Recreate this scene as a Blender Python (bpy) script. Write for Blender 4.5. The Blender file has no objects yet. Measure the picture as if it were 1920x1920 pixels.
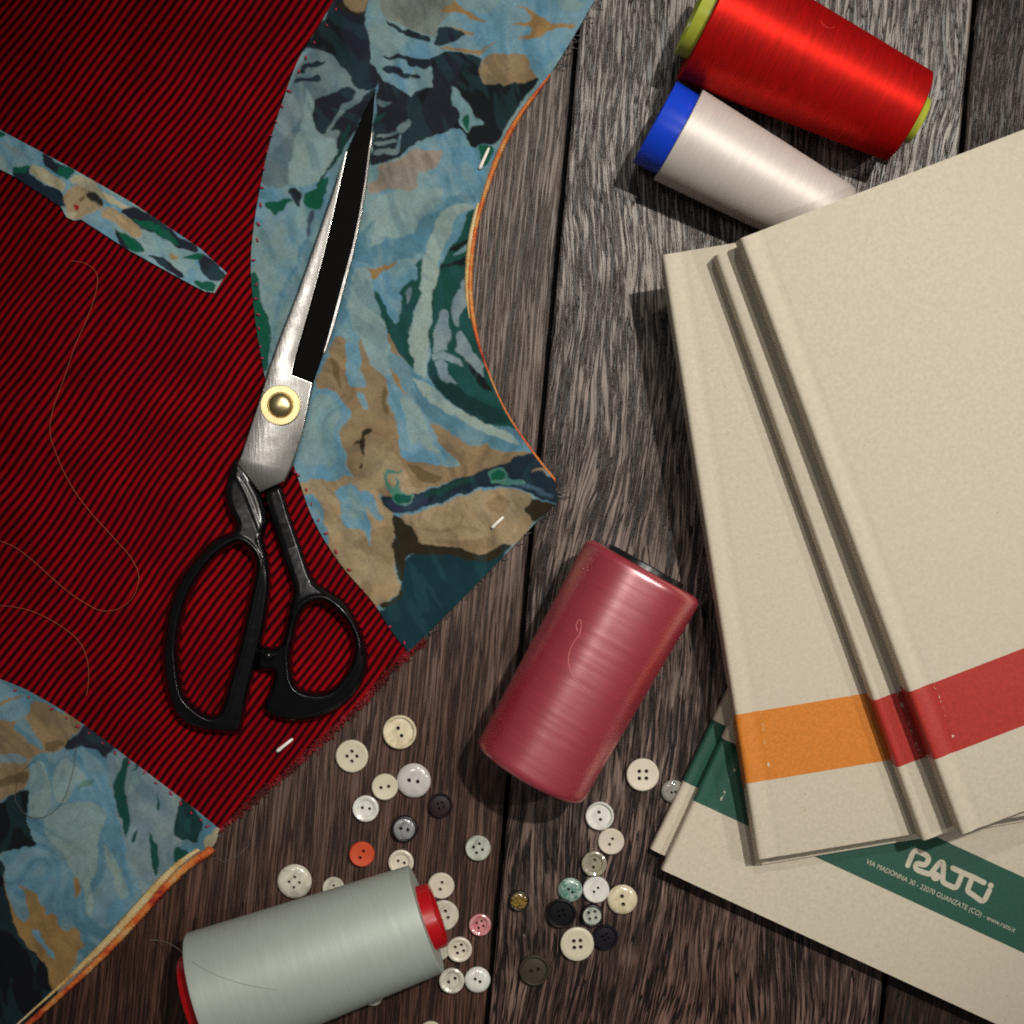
import bpy, bmesh, math, random
import numpy as np
from mathutils import Vector, Matrix

random.seed(7)
RNG = np.random.RandomState(11)
scene = bpy.context.scene
COL = scene.collection

# ------------------------------------------------------------------ scale
# 0.40 m of table fills the frame; the camera looks straight down from 0.60 m
FRAME, H = 0.40, 0.60
S = FRAME / 1920.0
def W(px, py, z=0.0):
    k = S * (H - z) / H
    return Vector(((px - 960) * k, (960 - py) * k, z))

# ------------------------------------------------------------------ camera
cam_d = bpy.data.cameras.new('camera')
cam = bpy.data.objects.new('camera', cam_d); COL.objects.link(cam)
cam.location = (0, 0, H); cam.rotation_euler = (0, 0, 0)
cam_d.sensor_width = 36.0; cam_d.lens = 36.0 * H / FRAME
cam_d.clip_start = 0.02; cam_d.clip_end = 20.0
scene.camera = cam

# ------------------------------------------------------------------ world, lamps, exposure
world = bpy.data.worlds.new('World'); scene.world = world; world.use_nodes = True
bg = world.node_tree.nodes['Background']
bg.inputs[0].default_value = (1.0, 0.95, 0.88, 1); bg.inputs[1].default_value = 0.065

AIM = Vector((0.055, 0.0, 0.0))
def spot(name, direction, dist, power, size_deg, radius, color, aim=AIM):
    d = bpy.data.lights.new(name, 'SPOT')
    d.energy = power; d.spot_size = math.radians(size_deg); d.spot_blend = 1.0
    d.shadow_soft_size = radius; d.color = color
    o = bpy.data.objects.new(name, d); COL.objects.link(o)
    v = Vector(direction).normalized()
    o.location = aim + v * dist
    o.rotation_euler = v.to_track_quat('Z', 'Y').to_euler()
    return o
spot('key_ceiling_spot', (0.27, 0.33, 1.0), 1.5, 61, 28, 0.018, (1.0, 0.94, 0.85))
spot('second_ceiling_spot', (0.03, 0.55, 1.0), 1.5, 15, 28.5, 0.02, (1.0, 0.94, 0.85))
spot('third_ceiling_spot', (0.72, 0.12, 1.0), 1.5, 15, 28.5, 0.02, (1.0, 0.95, 0.88))
ad = bpy.data.lights.new('blade_reflection_panel', 'AREA'); ad.shape = 'RECTANGLE'
ad.size = 0.14; ad.size_y = 0.17; ad.energy = 0.9; ad.color = (1.0, 0.96, 0.90)
ao = bpy.data.objects.new('blade_reflection_panel', ad); COL.objects.link(ao)
ao.location = (-0.25, 0.205, 1.15)  # unseen panel, added so the steel blade mirrors a bright patch
ao.rotation_euler = (Vector(ao.location) - Vector((-0.05, 0.05, 0))).to_track_quat('Z', 'Y').to_euler()

scene.view_settings.view_transform = 'Standard'
scene.view_settings.look = 'None'
scene.view_settings.exposure = 0.0
scene.view_settings.gamma = 1.0
scene.view_settings.use_curve_mapping = False
scene.cycles.use_denoising = False
scene.cycles.max_bounces = 6
scene.cycles.pixel_filter_type = 'BLACKMAN_HARRIS'
scene.cycles.filter_width = 1.9

# ------------------------------------------------------------------ helpers
def lin(c):
    return tuple((v / 255 / 12.92) if v / 255 <= 0.04045 else ((v / 255 + 0.055) / 1.055) ** 2.4 for v in c)

def tag(o, label=None, cat=None, group=None, kind=None):
    if label: o['label'] = label
    if cat: o['category'] = cat
    if group: o['group'] = group
    if kind: o['kind'] = kind
    return o

def link(o, parent=None):
    COL.objects.link(o)
    if parent is not None: o.parent = parent
    return o

def empty(name, loc=(0, 0, 0)):
    o = bpy.data.objects.new(name, None); o.location = loc; o.empty_display_size = 0.01
    return link(o)

def mesh(name, verts, faces, mat=None, parent=None, smooth=False, mw=None):
    me = bpy.data.meshes.new(name)
    me.from_pydata([tuple(v) for v in verts], [], [tuple(f) for f in faces])
    me.update()
    if mat is not None:
        for m in (mat if isinstance(mat, (list, tuple)) else [mat]): me.materials.append(m)
    if smooth: me.polygons.foreach_set('use_smooth', [True] * len(me.polygons))
    o = bpy.data.objects.new(name, me); link(o, parent)
    if mw is not None: o.matrix_local = mw
    return o

def smooth_path(pts, n=6, closed=False):
    """Catmull-Rom through the points"""
    P = [np.array(p, float) for p in pts]; N = len(P); out = []
    rng = range(N) if closed else range(N - 1)
    for i in rng:
        if closed: p0, p1, p2, p3 = P[i - 1], P[i], P[(i + 1) % N], P[(i + 2) % N]
        else: p0, p1, p2, p3 = P[max(i - 1, 0)], P[i], P[i + 1], P[min(i + 2, N - 1)]
        for k in range(n):
            t = k / n
            out.append(0.5 * ((2 * p1) + (-p0 + p2) * t + (2 * p0 - 5 * p1 + 4 * p2 - p3) * t * t + (-p0 + 3 * p1 - 3 * p2 + p3) * t ** 3))
    if not closed: out.append(P[-1])
    return out

class MB:
    def __init__(self): self.v = []; self.f = []
    def tube(self, pts, r, n=5, cap=True):
        pts = [Vector(p) for p in pts]; b = len(self.v); rings = []
        for i, p in enumerate(pts):
            d = (pts[min(i + 1, len(pts) - 1)] - pts[max(i - 1, 0)])
            if d.length < 1e-9: d = Vector((1, 0, 0))
            d.normalize()
            up = Vector((0, 0, 1)) if abs(d.z) < 0.9 else Vector((1, 0, 0))
            a = d.cross(up).normalized(); c = a.cross(d).normalized()
            rr = r[i] if isinstance(r, (list, tuple)) else r
            rings.append(len(self.v))
            for k in range(n):
                t = 2 * math.pi * k / n
                self.v.append(p + a * math.cos(t) * rr + c * math.sin(t) * rr)
        for i in range(len(rings) - 1):
            for k in range(n):
                self.f.append((rings[i] + k, rings[i] + (k + 1) % n, rings[i + 1] + (k + 1) % n, rings[i + 1] + k))
        if cap:
            self.f.append(tuple(rings[0] + k for k in reversed(range(n))))
            self.f.append(tuple(rings[-1] + k for k in range(n)))
    def lathe(self, prof, n=64, closed=False):
        """profile of (r, z); r = 0 closes on the axis"""
        idx = []
        for r, z in prof:
            if r <= 1e-9:
                idx.append([len(self.v)] * n); self.v.append(Vector((0, 0, z)))
            else:
                s = len(self.v); idx.append([s + k for k in range(n)])
                for k in range(n):
                    t = 2 * math.pi * k / n
                    self.v.append(Vector((r * math.cos(t), r * math.sin(t), z)))
        m = len(prof)
        for i in range(m if closed else m - 1):
            A, B = idx[i], idx[(i + 1) % m]
            for k in range(n):
                q = [A[k], A[(k + 1) % n], B[(k + 1) % n], B[k]]
                u = []
                for x in q:
                    if x not in u: u.append(x)
                if len(u) >= 3: self.f.append(tuple(u))
    def box(self, a, b):
        s = len(self.v)
        for z in (a[2], b[2]):
            for x, y in ((a[0], a[1]), (b[0], a[1]), (b[0], b[1]), (a[0], b[1])): self.v.append(Vector((x, y, z)))
        for f in ((3, 2, 1, 0), (4, 5, 6, 7), (0, 1, 5, 4), (1, 2, 6, 5), (2, 3, 7, 6), (3, 0, 4, 7)):
            self.f.append(tuple(s + i for i in f))
    def build(self, name, mat, parent=None, smooth=True, mw=None):
        return mesh(name, self.v, self.f, mat, parent, smooth, mw)

def curve_solid(name, outer, holes, z0, z1, bevel, mat, parent, sm=4, res=5, smooth_outer=True):
    """flat shape in photo pixels turned into a bevelled solid standing between z0 and z1"""
    cu = bpy.data.curves.new(name, 'CURVE'); cu.dimensions = '2D'; cu.fill_mode = 'BOTH'
    zc = (z0 + z1) / 2; ht = (z1 - z0) / 2
    for ring in [outer] + holes:
        pts = smooth_path(ring, sm, True) if smooth_outer else ring
        sp = cu.splines.new('POLY'); sp.use_cyclic_u = True
        sp.points.add(len(pts) - 1)
        for i, p in enumerate(pts):
            w = W(p[0], p[1], z1); sp.points[i].co = (w.x, w.y, 0, 1)
    b = min(bevel, ht * 0.999)
    cu.extrude = ht - b; cu.bevel_depth = b; cu.bevel_resolution = res; cu.offset = -b
    tmp = bpy.data.objects.new(name + '_tmp', cu); COL.objects.link(tmp)
    dg = bpy.context.evaluated_depsgraph_get()
    me = bpy.data.meshes.new_from_object(tmp.evaluated_get(dg))
    bpy.data.objects.remove(tmp); bpy.data.curves.remove(cu)
    me.name = name; me.materials.clear(); me.materials.append(mat)
    o = bpy.data.objects.new(name, me); link(o, parent)
    o.location = (0, 0, zc)
    return o

def smooth_by_angle(o, deg=40):
    bm = bmesh.new(); bm.from_mesh(o.data)
    bmesh.ops.remove_doubles(bm, verts=bm.verts, dist=1e-6)
    bmesh.ops.recalc_face_normals(bm, faces=bm.faces)
    for f in bm.faces: f.smooth = True
    for e in bm.edges:
        if len(e.link_faces) == 2: e.smooth = e.calc_face_angle(0) < math.radians(deg)
    bm.to_mesh(o.data); bm.free()

# ------------------------------------------------------------------ node helpers
class NT:
    def __init__(self, name):
        self.m = bpy.data.materials.new(name); self.m.use_nodes = True
        self.t = self.m.node_tree; self.p = self.t.nodes['Principled BSDF']
    def n(self, typ, **kw):
        nd = self.t.nodes.new(typ)
        for k, v in kw.items():
            if k.startswith('i_'):
                key = k[2:]; key = int(key) if key.isdigit() else key.replace('_', ' ')
                nd.inputs[key].default_value = v
            else: setattr(nd, k, v)
        return nd
    def l(self, a, b): self.t.links.new(a, b)
    def coord(self, kind='Object'): return self.n('ShaderNodeTexCoord').outputs[kind]
    def mapping(self, vec, scale=(1, 1, 1), rot=(0, 0, 0), loc=(0, 0, 0)):
        nd = self.n('ShaderNodeMapping'); self.l(vec, nd.inputs['Vector'])
        nd.inputs['Scale'].default_value = scale; nd.inputs['Rotation'].default_value = rot; nd.inputs['Location'].default_value = loc
        return nd.outputs[0]
    def noise(self, vec, scale, detail=3.0, rough=0.55, dist=0.0):
        nd = self.n('ShaderNodeTexNoise'); self.l(vec, nd.inputs['Vector'])
        nd.inputs['Scale'].default_value = scale; nd.inputs['Detail'].default_value = detail
        nd.inputs['Roughness'].default_value = rough; nd.inputs['Distortion'].default_value = dist
        return nd.outputs['Fac']
    def ramp(self, fac, stops, interp='LINEAR'):
        nd = self.n('ShaderNodeValToRGB'); cr = nd.color_ramp; cr.interpolation = interp
        while len(cr.elements) < len(stops): cr.elements.new(0.5)
        for e, (p, c) in zip(cr.elements, stops):
            e.position = p; e.color = (c[0], c[1], c[2], 1) if hasattr(c, '__len__') else (c, c, c, 1)
        self.l(fac, nd.inputs[0]); return nd.outputs[0]
    def math(self, op, a, b=None, c=None, clamp=False):
        nd = self.n('ShaderNodeMath', operation=op); nd.use_clamp = clamp
        for i, x in enumerate((a, b, c)):
            if x is None: continue
            if isinstance(x, (int, float)): nd.inputs[i].default_value = x
            else: self.l(x, nd.inputs[i])
        return nd.outputs[0]
    def mix(self, fac, a, b, mode='MIX'):
        nd = self.n('ShaderNodeMix', data_type='RGBA', blend_type=mode)
        for k, x in ((0, fac), (6, a), (7, b)):
            if isinstance(x, (int, float)): nd.inputs[k].default_value = x
            elif isinstance(x, tuple): nd.inputs[k].default_value = (x[0], x[1], x[2], 1)
            else: self.l(x, nd.inputs[k])
        return nd.outputs[2]
    def bump(self, h, strength, dist):
        nd = self.n('ShaderNodeBump'); nd.inputs['Strength'].default_value = strength; nd.inputs['Distance'].default_value = dist
        self.l(h, nd.inputs['Height']); self.l(nd.outputs[0], self.p.inputs['Normal']); return nd.outputs[0]
    def set(self, **kw):
        for k, v in kw.items():
            k = k.replace('_', ' ')
            if isinstance(v, tuple) and len(v) == 3: v = (*v, 1)
            if hasattr(v, 'node') or hasattr(v, 'is_linked'): self.l(v, self.p.inputs[k])
            else: self.p.inputs[k].default_value = v
        return self

def plain(name, color, rough=0.5, metal=0.0, spec=0.5, vary=0.0, vscale=300, coat=0.0, trans=0.0, bump=0.0, bscale=800):
    M = NT(name); M.set(Roughness=rough, Metallic=metal)
    M.p.inputs['Specular IOR Level'].default_value = spec
    M.p.inputs['Coat Weight'].default_value = coat
    M.p.inputs['Coat Roughness'].default_value = 0.08
    M.p.inputs['Transmission Weight'].default_value = trans
    co = M.coord()
    f = M.noise(co, vscale, 4)
    c = M.mix(M.ramp(f, [(0.3, 0.0), (0.7, 1.0)]), tuple(x * (1 - vary) for x in color), tuple(min(1, x * (1 + vary)) for x in color))
    M.l(c, M.p.inputs['Base Color'])
    if bump: M.bump(M.noise(co, bscale, 3), bump, 0.0002)
    return M.m

# ================================================================== TABLE
def wood(name, xs, ys, dark, mid, light, warm, warm_amt, seed, swirl=0.006, contrast=(0.36, 0.50, 0.66), bump=0.6, rough=0.42, crack=0.2):
    M = NT(name); co = M.coord()
    base = M.mapping(co, (1, 1, 1), loc=(seed * 0.37, seed * 0.61, 0))
    # wavy grain: shift x by a broad noise
    sep = M.n('ShaderNodeSeparateXYZ'); M.l(base, sep.inputs[0])
    wv = M.noise(M.mapping(base, (9, 4.5, 1)), 1.0, 2)
    wv2 = M.noise(M.mapping(base, (40, 16, 1)), 1.0, 2)
    x = M.math('ADD', sep.outputs[0], M.math('MULTIPLY', M.math('SUBTRACT', wv, 0.5), swirl * 6))
    x = M.math('ADD', x, M.math('MULTIPLY', M.math('SUBTRACT', wv2, 0.5), swirl * 0.9))
    cmb = M.n('ShaderNodeCombineXYZ'); M.l(x, cmb.inputs[0]); M.l(sep.outputs[1], cmb.inputs[1])
    v = cmb.outputs[0]
    g1 = M.noise(M.mapping(v, (xs, ys, 1)), 1.0, 4, 0.6)
    g2 = M.noise(M.mapping(v, (xs * 3.1, ys * 1.6, 1), loc=(3, 7, 0)), 1.0, 3, 0.6)
    g3 = M.noise(M.mapping(v, (xs * 0.16, ys * 0.22, 1), loc=(9, 2, 0)), 1.0, 3, 0.5)
    g = M.math('ADD', M.math('MULTIPLY', g1, 0.58), M.math('MULTIPLY', g2, 0.30))
    g = M.math('ADD', g, M.math('MULTIPLY', g3, 0.22))
    g = M.math('SUBTRACT', g, 0.05)
    cr = M.noise(M.mapping(v, (xs * 0.75, ys * 0.42, 1), loc=(5, 1, 0)), 1.0, 2, 0.5)
    cr = M.math('ABSOLUTE', M.math('SUBTRACT', cr, 0.5))
    g = M.math('SUBTRACT', g, M.ramp(cr, [(0.0, crack), (0.035, 0.0)]))
    col = M.ramp(g, [(contrast[0], dark), (contrast[1], mid), (contrast[2], light)])
    # board tone: greyer towards the top end, browner and darker towards the bottom
    sep2 = M.n('ShaderNodeSeparateXYZ'); M.l(co, sep2.inputs[0])
    br = M.noise(M.mapping(base, (14, 5, 1)), 1.0, 3)
    t = M.math('ADD', M.math('MULTIPLY', sep2.outputs[1], -3.0), M.math('MULTIPLY', br, 1.1))
    t = M.math('ADD', t, warm_amt, clamp=True)
    col = M.mix(t, col, M.mix(1.0, col, warm, 'MULTIPLY'))
    M.l(col, M.p.inputs['Base Color'])
    M.set(Roughness=rough)
    M.p.inputs['Specular IOR Level'].default_value = 0.45
    h = M.ramp(g, [(contrast[0] - 0.02, 0.0), (contrast[1], 0.75), (contrast[2] + 0.1, 1.0)])
    M.bump(h, bump, 0.0006)
    return M.m
W_FINE = wood('weathered_board_fine', 800, 30, (0.020, 0.014, 0.012), (0.100, 0.073, 0.060), (0.24, 0.195, 0.165), (0.64, 0.36, 0.30), -0.12, 1.0, 0.0018, (0.37, 0.50, 0.66), 0.7, 0.45, 0.22)
W_COARSE = wood('brushed_board_coarse', 640, 46, (0.009, 0.0075, 0.007), (0.098, 0.079, 0.069), (0.41, 0.35, 0.305), (0.66, 0.44, 0.40), -0.16, 2.0, 0.0065, (0.35, 0.50, 0.69), 1.0, 0.36, 0.27)
W_DARK = wood('dark_board', 780, 50, (0.008, 0.006, 0.006), (0.040, 0.027, 0.023), (0.115, 0.082, 0.070), (0.7, 0.5, 0.42), 0.4, 3.0, 0.003, (0.38, 0.52, 0.68), 0.8, 0.45, 0.2)
W_GAP = plain('board_gap', (0.006, 0.005, 0.004), 0.9)

ROT = -math.atan(0.092)
def build_table():
    seams = [-0.62, -0.40, -0.195, 0.0083, 0.162, 0.335, 0.52, 0.72]
    mats = [W_DARK, W_FINE, W_FINE, W_COARSE, W_DARK, W_FINE, W_COARSE]
    V, F, MI = [], [], []
    g, c, t = 0.0009, 0.0011, 0.022       # half gap, chamfer, thickness
    y0, y1 = -0.75, 0.75
    for i in range(len(seams) - 1):
        a, b = seams[i] + g, seams[i + 1] - g
        prof = [(a, -t), (a, -c), (a + c * 0.4, -c * 0.35), (a + c, 0), (b - c, 0), (b - c * 0.4, -c * 0.35), (b, -c), (b, -t)]
        s = len(V)
        for y in (y0, y1):
            for x, z in prof: V.append((x, y, z))
        n = len(prof)
        for k in range(n):
            k2 = (k + 1) % n
            F.append((s + k, s + k2, s + n + k2, s + n + k)); MI.append({W_DARK: 0, W_FINE: 1, W_COARSE: 2}[mats[i]])
        F.append(tuple(s + k for k in range(n))); MI.append(0)
        F.append(tuple(s + n + k for k in reversed(range(n)))); MI.append(0)
    s = len(V)                              # a batten under the boards closes the gaps
    for z in (-0.034, -0.0225):
        for x, y in ((seams[0], y0), (seams[-1], y0), (seams[-1], y1), (seams[0], y1)): V.append((x, y, z))
    for f in ((3, 2, 1, 0), (4, 5, 6, 7), (0, 1, 5, 4), (1, 2, 6, 5), (2, 3, 7, 6), (3, 0, 4, 7)):
        F.append(tuple(s + i for i in f)); MI.append(3)
    o = mesh('table_top', V, F, [W_DARK, W_FINE, W_COARSE, W_GAP])
    o.data.polygons.foreach_set('material_index', MI)
    bm = bmesh.new(); bm.from_mesh(o.data); bmesh.ops.recalc_face_normals(bm, faces=bm.faces); bm.to_mesh(o.data); bm.free()
    o.rotation_euler = (0, 0, ROT)
    tag(o, 'dark weathered wooden boards with worn grain and black gaps, under everything', 'table', kind='structure')
build_table()

# ================================================================== GARMENT
# colours of the printed cloth as they look in even light
PAL = dict(aqua=(118,151,156), pale=(144,164,158), palea=(130,157,158), blue=(84,127,146), sky=(98,143,166), slate=(98,120,128),
    slateb=(116,138,148), navy=(27,33,45), bteal=(11,20,25), teal=(14,70,64), dteal=(8,50,49), em=(0,84,62), tan=(136,117,89), beige=(152,134,105),
    brown=(41,34,17), olive=(104,88,60), mauve=(139,131,121), gold=(141,114,72), petrol=(8,50,60), indigo=(38,47,72), sb=(62,84,104),
    dull=(72,122,108), gray=(118,128,122), cream=(165,160,132), nteal=(20,38,52), bnavy=(11,15,25), red=(140,20,30), dark=(40,36,34), green2=(14,60,54))
CROP = dict(A=(460,0,350), B=(770,0,350), C=(640,280,300), D=(620,500,350), E=(540,640,300), F=(700,760,360), G=(540,900,360),
    H=(440,300,260), I=(0,1270,420), J=(0,1520,400), K=(0,230,440), P=(0,0,1920))
MAIN = [
 # --- top right sky
 ('B','sky',[(500,0),(1920,-300),(2100,0),(1300,790),(1240,700),(1140,545),(740,580),(600,540),(330,460),(570,350),(500,100)]),
 ('B','aqua',[(520,0),(900,0),(860,90),(760,140),(640,130),(560,80)]),
 ('B','aqua',[(1450,0),(1800,0),(1700,140),(1560,120)]),
 ('B','gray',[(-350,-100),(480,-100),(480,0),(430,120),(280,280),(270,400),(0,300),(-300,150)]),
 ('B','gold',[(330,80),(440,40),(470,0),(500,60),(620,150),(720,200),(800,215),(700,230),(560,170),(440,120),(300,110)]),
 ('B','gold',[(1050,40),(1200,90),(1340,150),(1420,230),(1560,250),(1720,240),(1680,280),(1500,300),(1400,330),(1280,390),(1200,410),(1080,380),(1210,360),(1260,310),(1220,270),(980,260),(1100,235),(1230,230),(1250,170),(1190,110)]),
 ('B','gold',[(330,260),(520,310),(700,350),(600,365),(450,300)]),
 ('B','gold',[(280,490),(400,465),(560,500),(740,510),(820,440),(900,410),(800,480),(720,560),(600,540),(450,520)]),
 # --- top left
 ('A','slate',[(450,860),(640,500),(800,540),(880,590),(980,680),(1060,760),(1100,870),(1250,950),(1000,1500),(930,1600),(700,1920),(100,1920),(200,1500)]),
 ('A','palea',[(620,900),(700,960),(690,1300),(780,1380),(930,1400),(930,1640),(800,1850),(560,1920),(430,1920),(480,1500),(600,1200)]),
 ('A','slateb',[(420,1000),(600,900),(600,1150),(440,1400),(250,1640),(260,1380)]),
 ('A','navy',[(940,-300),(1260,-300),(1245,200),(1280,330),(1285,520),(1290,680),(1390,780),(1330,900),(1250,950),(1170,930),(1100,870),(1060,760),(980,680),(880,590),(800,540),(640,490),(560,560),(720,330),(830,150)]),
 ('A','bteal',[(830,150),(1000,130),(960,330),(1080,500),(1050,620),(900,590),(700,480),(600,480)]),
 ('A','brown',[(940,0),(1060,0),(1010,40),(1090,110),(1180,140),(1260,130),(1250,170),(1130,160),(990,110)]),
 ('A','tan',[(1000,30),(1060,-300),(1240,-300),(1245,130),(1170,140),(1090,110)]),
 ('A','navy',[(700,1010),(860,990),(1020,890),(1130,930),(1120,1010),(1000,1090),(950,1180),(870,1310),(790,1370),(700,1290)]),
 ('A','nteal',[(580,640),(800,620),(830,640),(640,690),(640,740),(580,760)]),
 ('A','nteal',[(500,800),(640,810),(740,740),(790,790),(700,840),(560,850),(480,840)]),
 ('A','navy',[(880,1340),(1000,1190),(1130,1080),(1250,960),(1330,900),(1330,1000),(1120,1400),(1000,1500),(930,1560),(940,1420),(1010,1330)]),
 ('A','slate',[(870,1310),(960,1160),(1130,1010),(1120,960),(1190,910),(1250,960),(1150,1060),(1000,1180),(900,1330)]),
 ('A','green2',[(1000,1400),(1100,1250),(1090,1380),(960,1620),(740,1920),(700,1920),(860,1720),(940,1560)]),
 ('A','navy',[(1340,880),(1500,870),(1620,930),(1740,1000),(1920,1000),(1920,1360),(1700,1520),(1600,1610),(1500,1640),(1400,1700),(1280,1710),(1330,1300)]),
 ('A','slate',[(1350,1030),(1530,1030),(1480,1060),(1420,1110),(1350,1090)]),
 ('A','teal',[(1330,1180),(1450,1170),(1380,1240),(1320,1260)]),
 ('A','slate',[(1580,1290),(1760,1160),(1700,1250),(1640,1380),(1560,1380)]),
 ('A','slate',[(1340,1390),(1570,1360),(1600,1390),(1350,1420)]),
 ('A','slate',[(1340,1460),(1560,1440),(1570,1480),(1320,1500)]),
 ('A','slate',[(1320,1540),(1540,1560),(1600,1400),(1620,1390),(1580,1610),(1310,1610)]),
 ('A','navy',[(1430,190),(1480,210),(1620,310),(1700,300),(1780,350),(1900,380),(1910,430),(1780,410),(1640,360),(1540,310)]),
 ('A','navy',[(1380,780),(1400,820),(1620,900),(1740,990),(1760,920),(1920,900),(1920,1010),(1740,1020),(1600,960),(1340,900)]),
 # --- dark heart on the right
 ('B','bteal',[(-60,610),(250,590),(400,530),(560,540),(740,580),(700,680),(740,860),(860,870),(910,850),(960,880),(1090,850),(1180,830),(1340,770),(1100,1080),(900,1440),(860,1480),(700,1480),(610,1560),(620,1440),(480,1300),(350,1370),(200,1400),(0,1500),(0,1000),(200,900),(220,660),(100,690),(-60,680)]),
 ('B','navy',[(220,660),(400,560),(560,560),(500,850),(420,1000),(480,1140),(480,1300),(200,1400),(0,1480),(0,1150),(200,1000)]),
 ('A','navy',[(1400,550),(1580,570),(1700,610),(1920,590),(1920,640),(1860,720),(1720,680),(1640,630),(1420,580)]),
 ('A','navy',[(1400,720),(1460,650),(1600,710),(1640,770),(1820,760),(1800,800),(1640,820),(1540,760)]),
 ('B','aqua',[(430,850),(500,920),(600,1130),(620,1190),(760,1260),(740,1290),(620,1260),(600,1380),(520,1290),(480,1140),(410,1060)]),
 ('B','em',[(520,1190),(600,1190),(600,1370),(560,1290)]),
 ('B','aqua',[(0,690),(120,710),(200,650),(220,860),(220,900),(60,920),(30,980),(0,980)]),
 ('B','navy',[(0,760),(100,770),(110,800),(0,800)]),
 ('B','tan',[(740,600),(800,550),(900,530),(1000,560),(1130,545),(1220,630),(1260,740),(1290,790),(1180,830),(1090,850),(990,880),(910,850),(840,870),(750,860),(710,780),(690,710)]),
 ('B','navy',[(280,280),(440,300),(570,350),(500,380),(330,460),(230,450),(270,400)]),
 ('B','navy',[(0,320),(100,370),(210,380),(210,430),(100,410),(0,380)]),
 ('B','em',[(700,1480),(860,1490),(800,1660),(740,1700),(690,1640),(670,1540)]),
 # --- middle
 ('C','mauve',[(420,210),(700,120),(860,0),(1230,0),(1180,170),(1100,230),(930,300),(920,470),(800,500),(560,480),(320,540),(310,400),(480,330)]),
 ('C','sky',[(1230,0),(1640,-60),(1720,300),(1640,520),(1400,500),(1300,460),(1130,280),(1180,150)]),
 ('C','palea',[(360,560),(900,480),(1240,480),(1240,600),(960,780),(900,980),(640,1060),(320,1180),(420,860),(300,800)]),
 ('C','blue',[(1620,540),(1380,530),(1240,620),(1180,720),(980,780),(920,900),(900,980),(780,1030),(640,1080),(530,1040),(500,1110),(380,1130),(310,1200),(300,1000),(420,800),(330,860),(250,1000),(160,1200),(120,1330),(250,1340),(420,1400),(660,1340),(860,1300),(980,1230),(1060,1040),(1170,880),(1260,680),(1400,650),(1600,640)]),
 ('C','pale',[(1200,720),(1290,670),(1460,650),(1580,680),(1500,720),(1450,760),(1340,820),(1320,1000),(1260,1180),(1180,1330),(1160,1400),(1080,1600),(1060,1680),(1080,1920),(910,1920),(980,1700),(940,1580),(980,1400),(1020,1240),(1080,1000),(1130,860)]),
 ('C','sky',[(1330,820),(1500,760),(1520,820),(1400,1000),(1300,1180),(1180,1420),(1100,1600),(1180,1330),(1300,1050)]),
 ('C','teal',[(1480,740),(1600,700),(1600,1090),(1540,1300),(1560,1400),(1540,1600),(1400,1700),(1330,1840),(1340,1920),(1080,1920),(1080,1680),(1180,1420),(1310,1200),(1400,1000),(1520,840)]),
 ('C','bteal',[(1320,1180),(1420,1100),(1600,1030),(1590,1090),(1380,1200),(1310,1240)]),
 ('C','bteal',[(1200,1400),(1400,1340),(1560,1230),(1540,1400),(1300,1430),(1200,1450)]),
 ('C','slateb',[(1600,1070),(1570,1180),(1440,1240),(1340,1300),(1360,1240)]),
 ('C','slateb',[(1360,1760),(1490,1600),(1540,1600),(1560,1920),(1340,1920),(1330,1840)]),
 ('C','teal',[(1000,1270),(960,1480),(940,1600),(980,1700),(920,1830),(880,1920),(700,1920),(700,1860),(760,1760),(700,1730),(780,1620),(830,1550),(900,1560),(930,1400),(880,1380)]),
 ('C','slate',[(840,1640),(870,1660),(800,1880),(770,1880),(790,1720)]),
 ('C','gold',[(300,1400),(400,1430),(520,1370),(660,1330),(640,1380),(500,1450),(430,1540),(390,1590),(350,1540)]),
 ('H','em',[(400,600),(540,560),(740,530),(800,570),(680,650),(580,780),(500,700)]),
 ('H','em',[(910,470),(1100,420),(1200,280),(1330,180),(1200,660),(1100,680),(990,640)]),
 ('H','navy',[(740,430),(840,400),(900,480),(920,650),(870,660),(780,550)]),
 ('H','sb',[(1030,700),(1150,670),(1000,1060),(960,1060)]),
 ('H','blue',[(800,1500),(960,1060),(1020,1060),(700,1920),(620,1920)]),
 ('P','em',[(470,514),(484,508),(488,560),(509,616),(500,700),(486,700),(470,560)]),
 ('D','palea',[(250,0),(380,0),(430,160),(450,260),(480,340),(560,600),(590,740),(600,900),(600,1000),(640,1110),(560,1130),(440,1040),(330,880),(230,660),(190,500),(180,300),(230,100)]),
 ('D','blue',[(150,0),(240,0),(200,200),(170,330),(160,560),(20,720),(20,600),(100,300)]),
 ('D','sky',[(470,240),(560,220),(700,300),(740,340),(700,420),(680,580),(650,590),(580,480),(520,330)]),
 ('D','teal',[(450,230),(520,320),(580,480),(650,590),(690,570),(710,440),(700,380),(740,330),(710,280),(790,170),(830,120),(880,160),(900,0),(940,0),(920,160),(940,240),(930,320),(880,440),(830,600),(800,700),(800,850),(860,980),(860,1060),(770,990),(690,900),(630,810),(590,680),(520,500),(470,350)]),
 ('D','slate',[(810,210),(850,200),(850,270),(790,420),(780,300)]),
 ('D','tan',[(590,660),(640,820),(720,930),(800,1000),(690,930),(600,900),(580,760)]),
 ('D','pale',[(940,0),(1130,0),(1080,170),(1030,250),(1040,480),(1020,740),(1030,860),(990,1000),(970,1150),(880,1080),(850,980),(800,850),(800,700),(840,590),(930,330),(940,240),(920,150)]),
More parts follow.
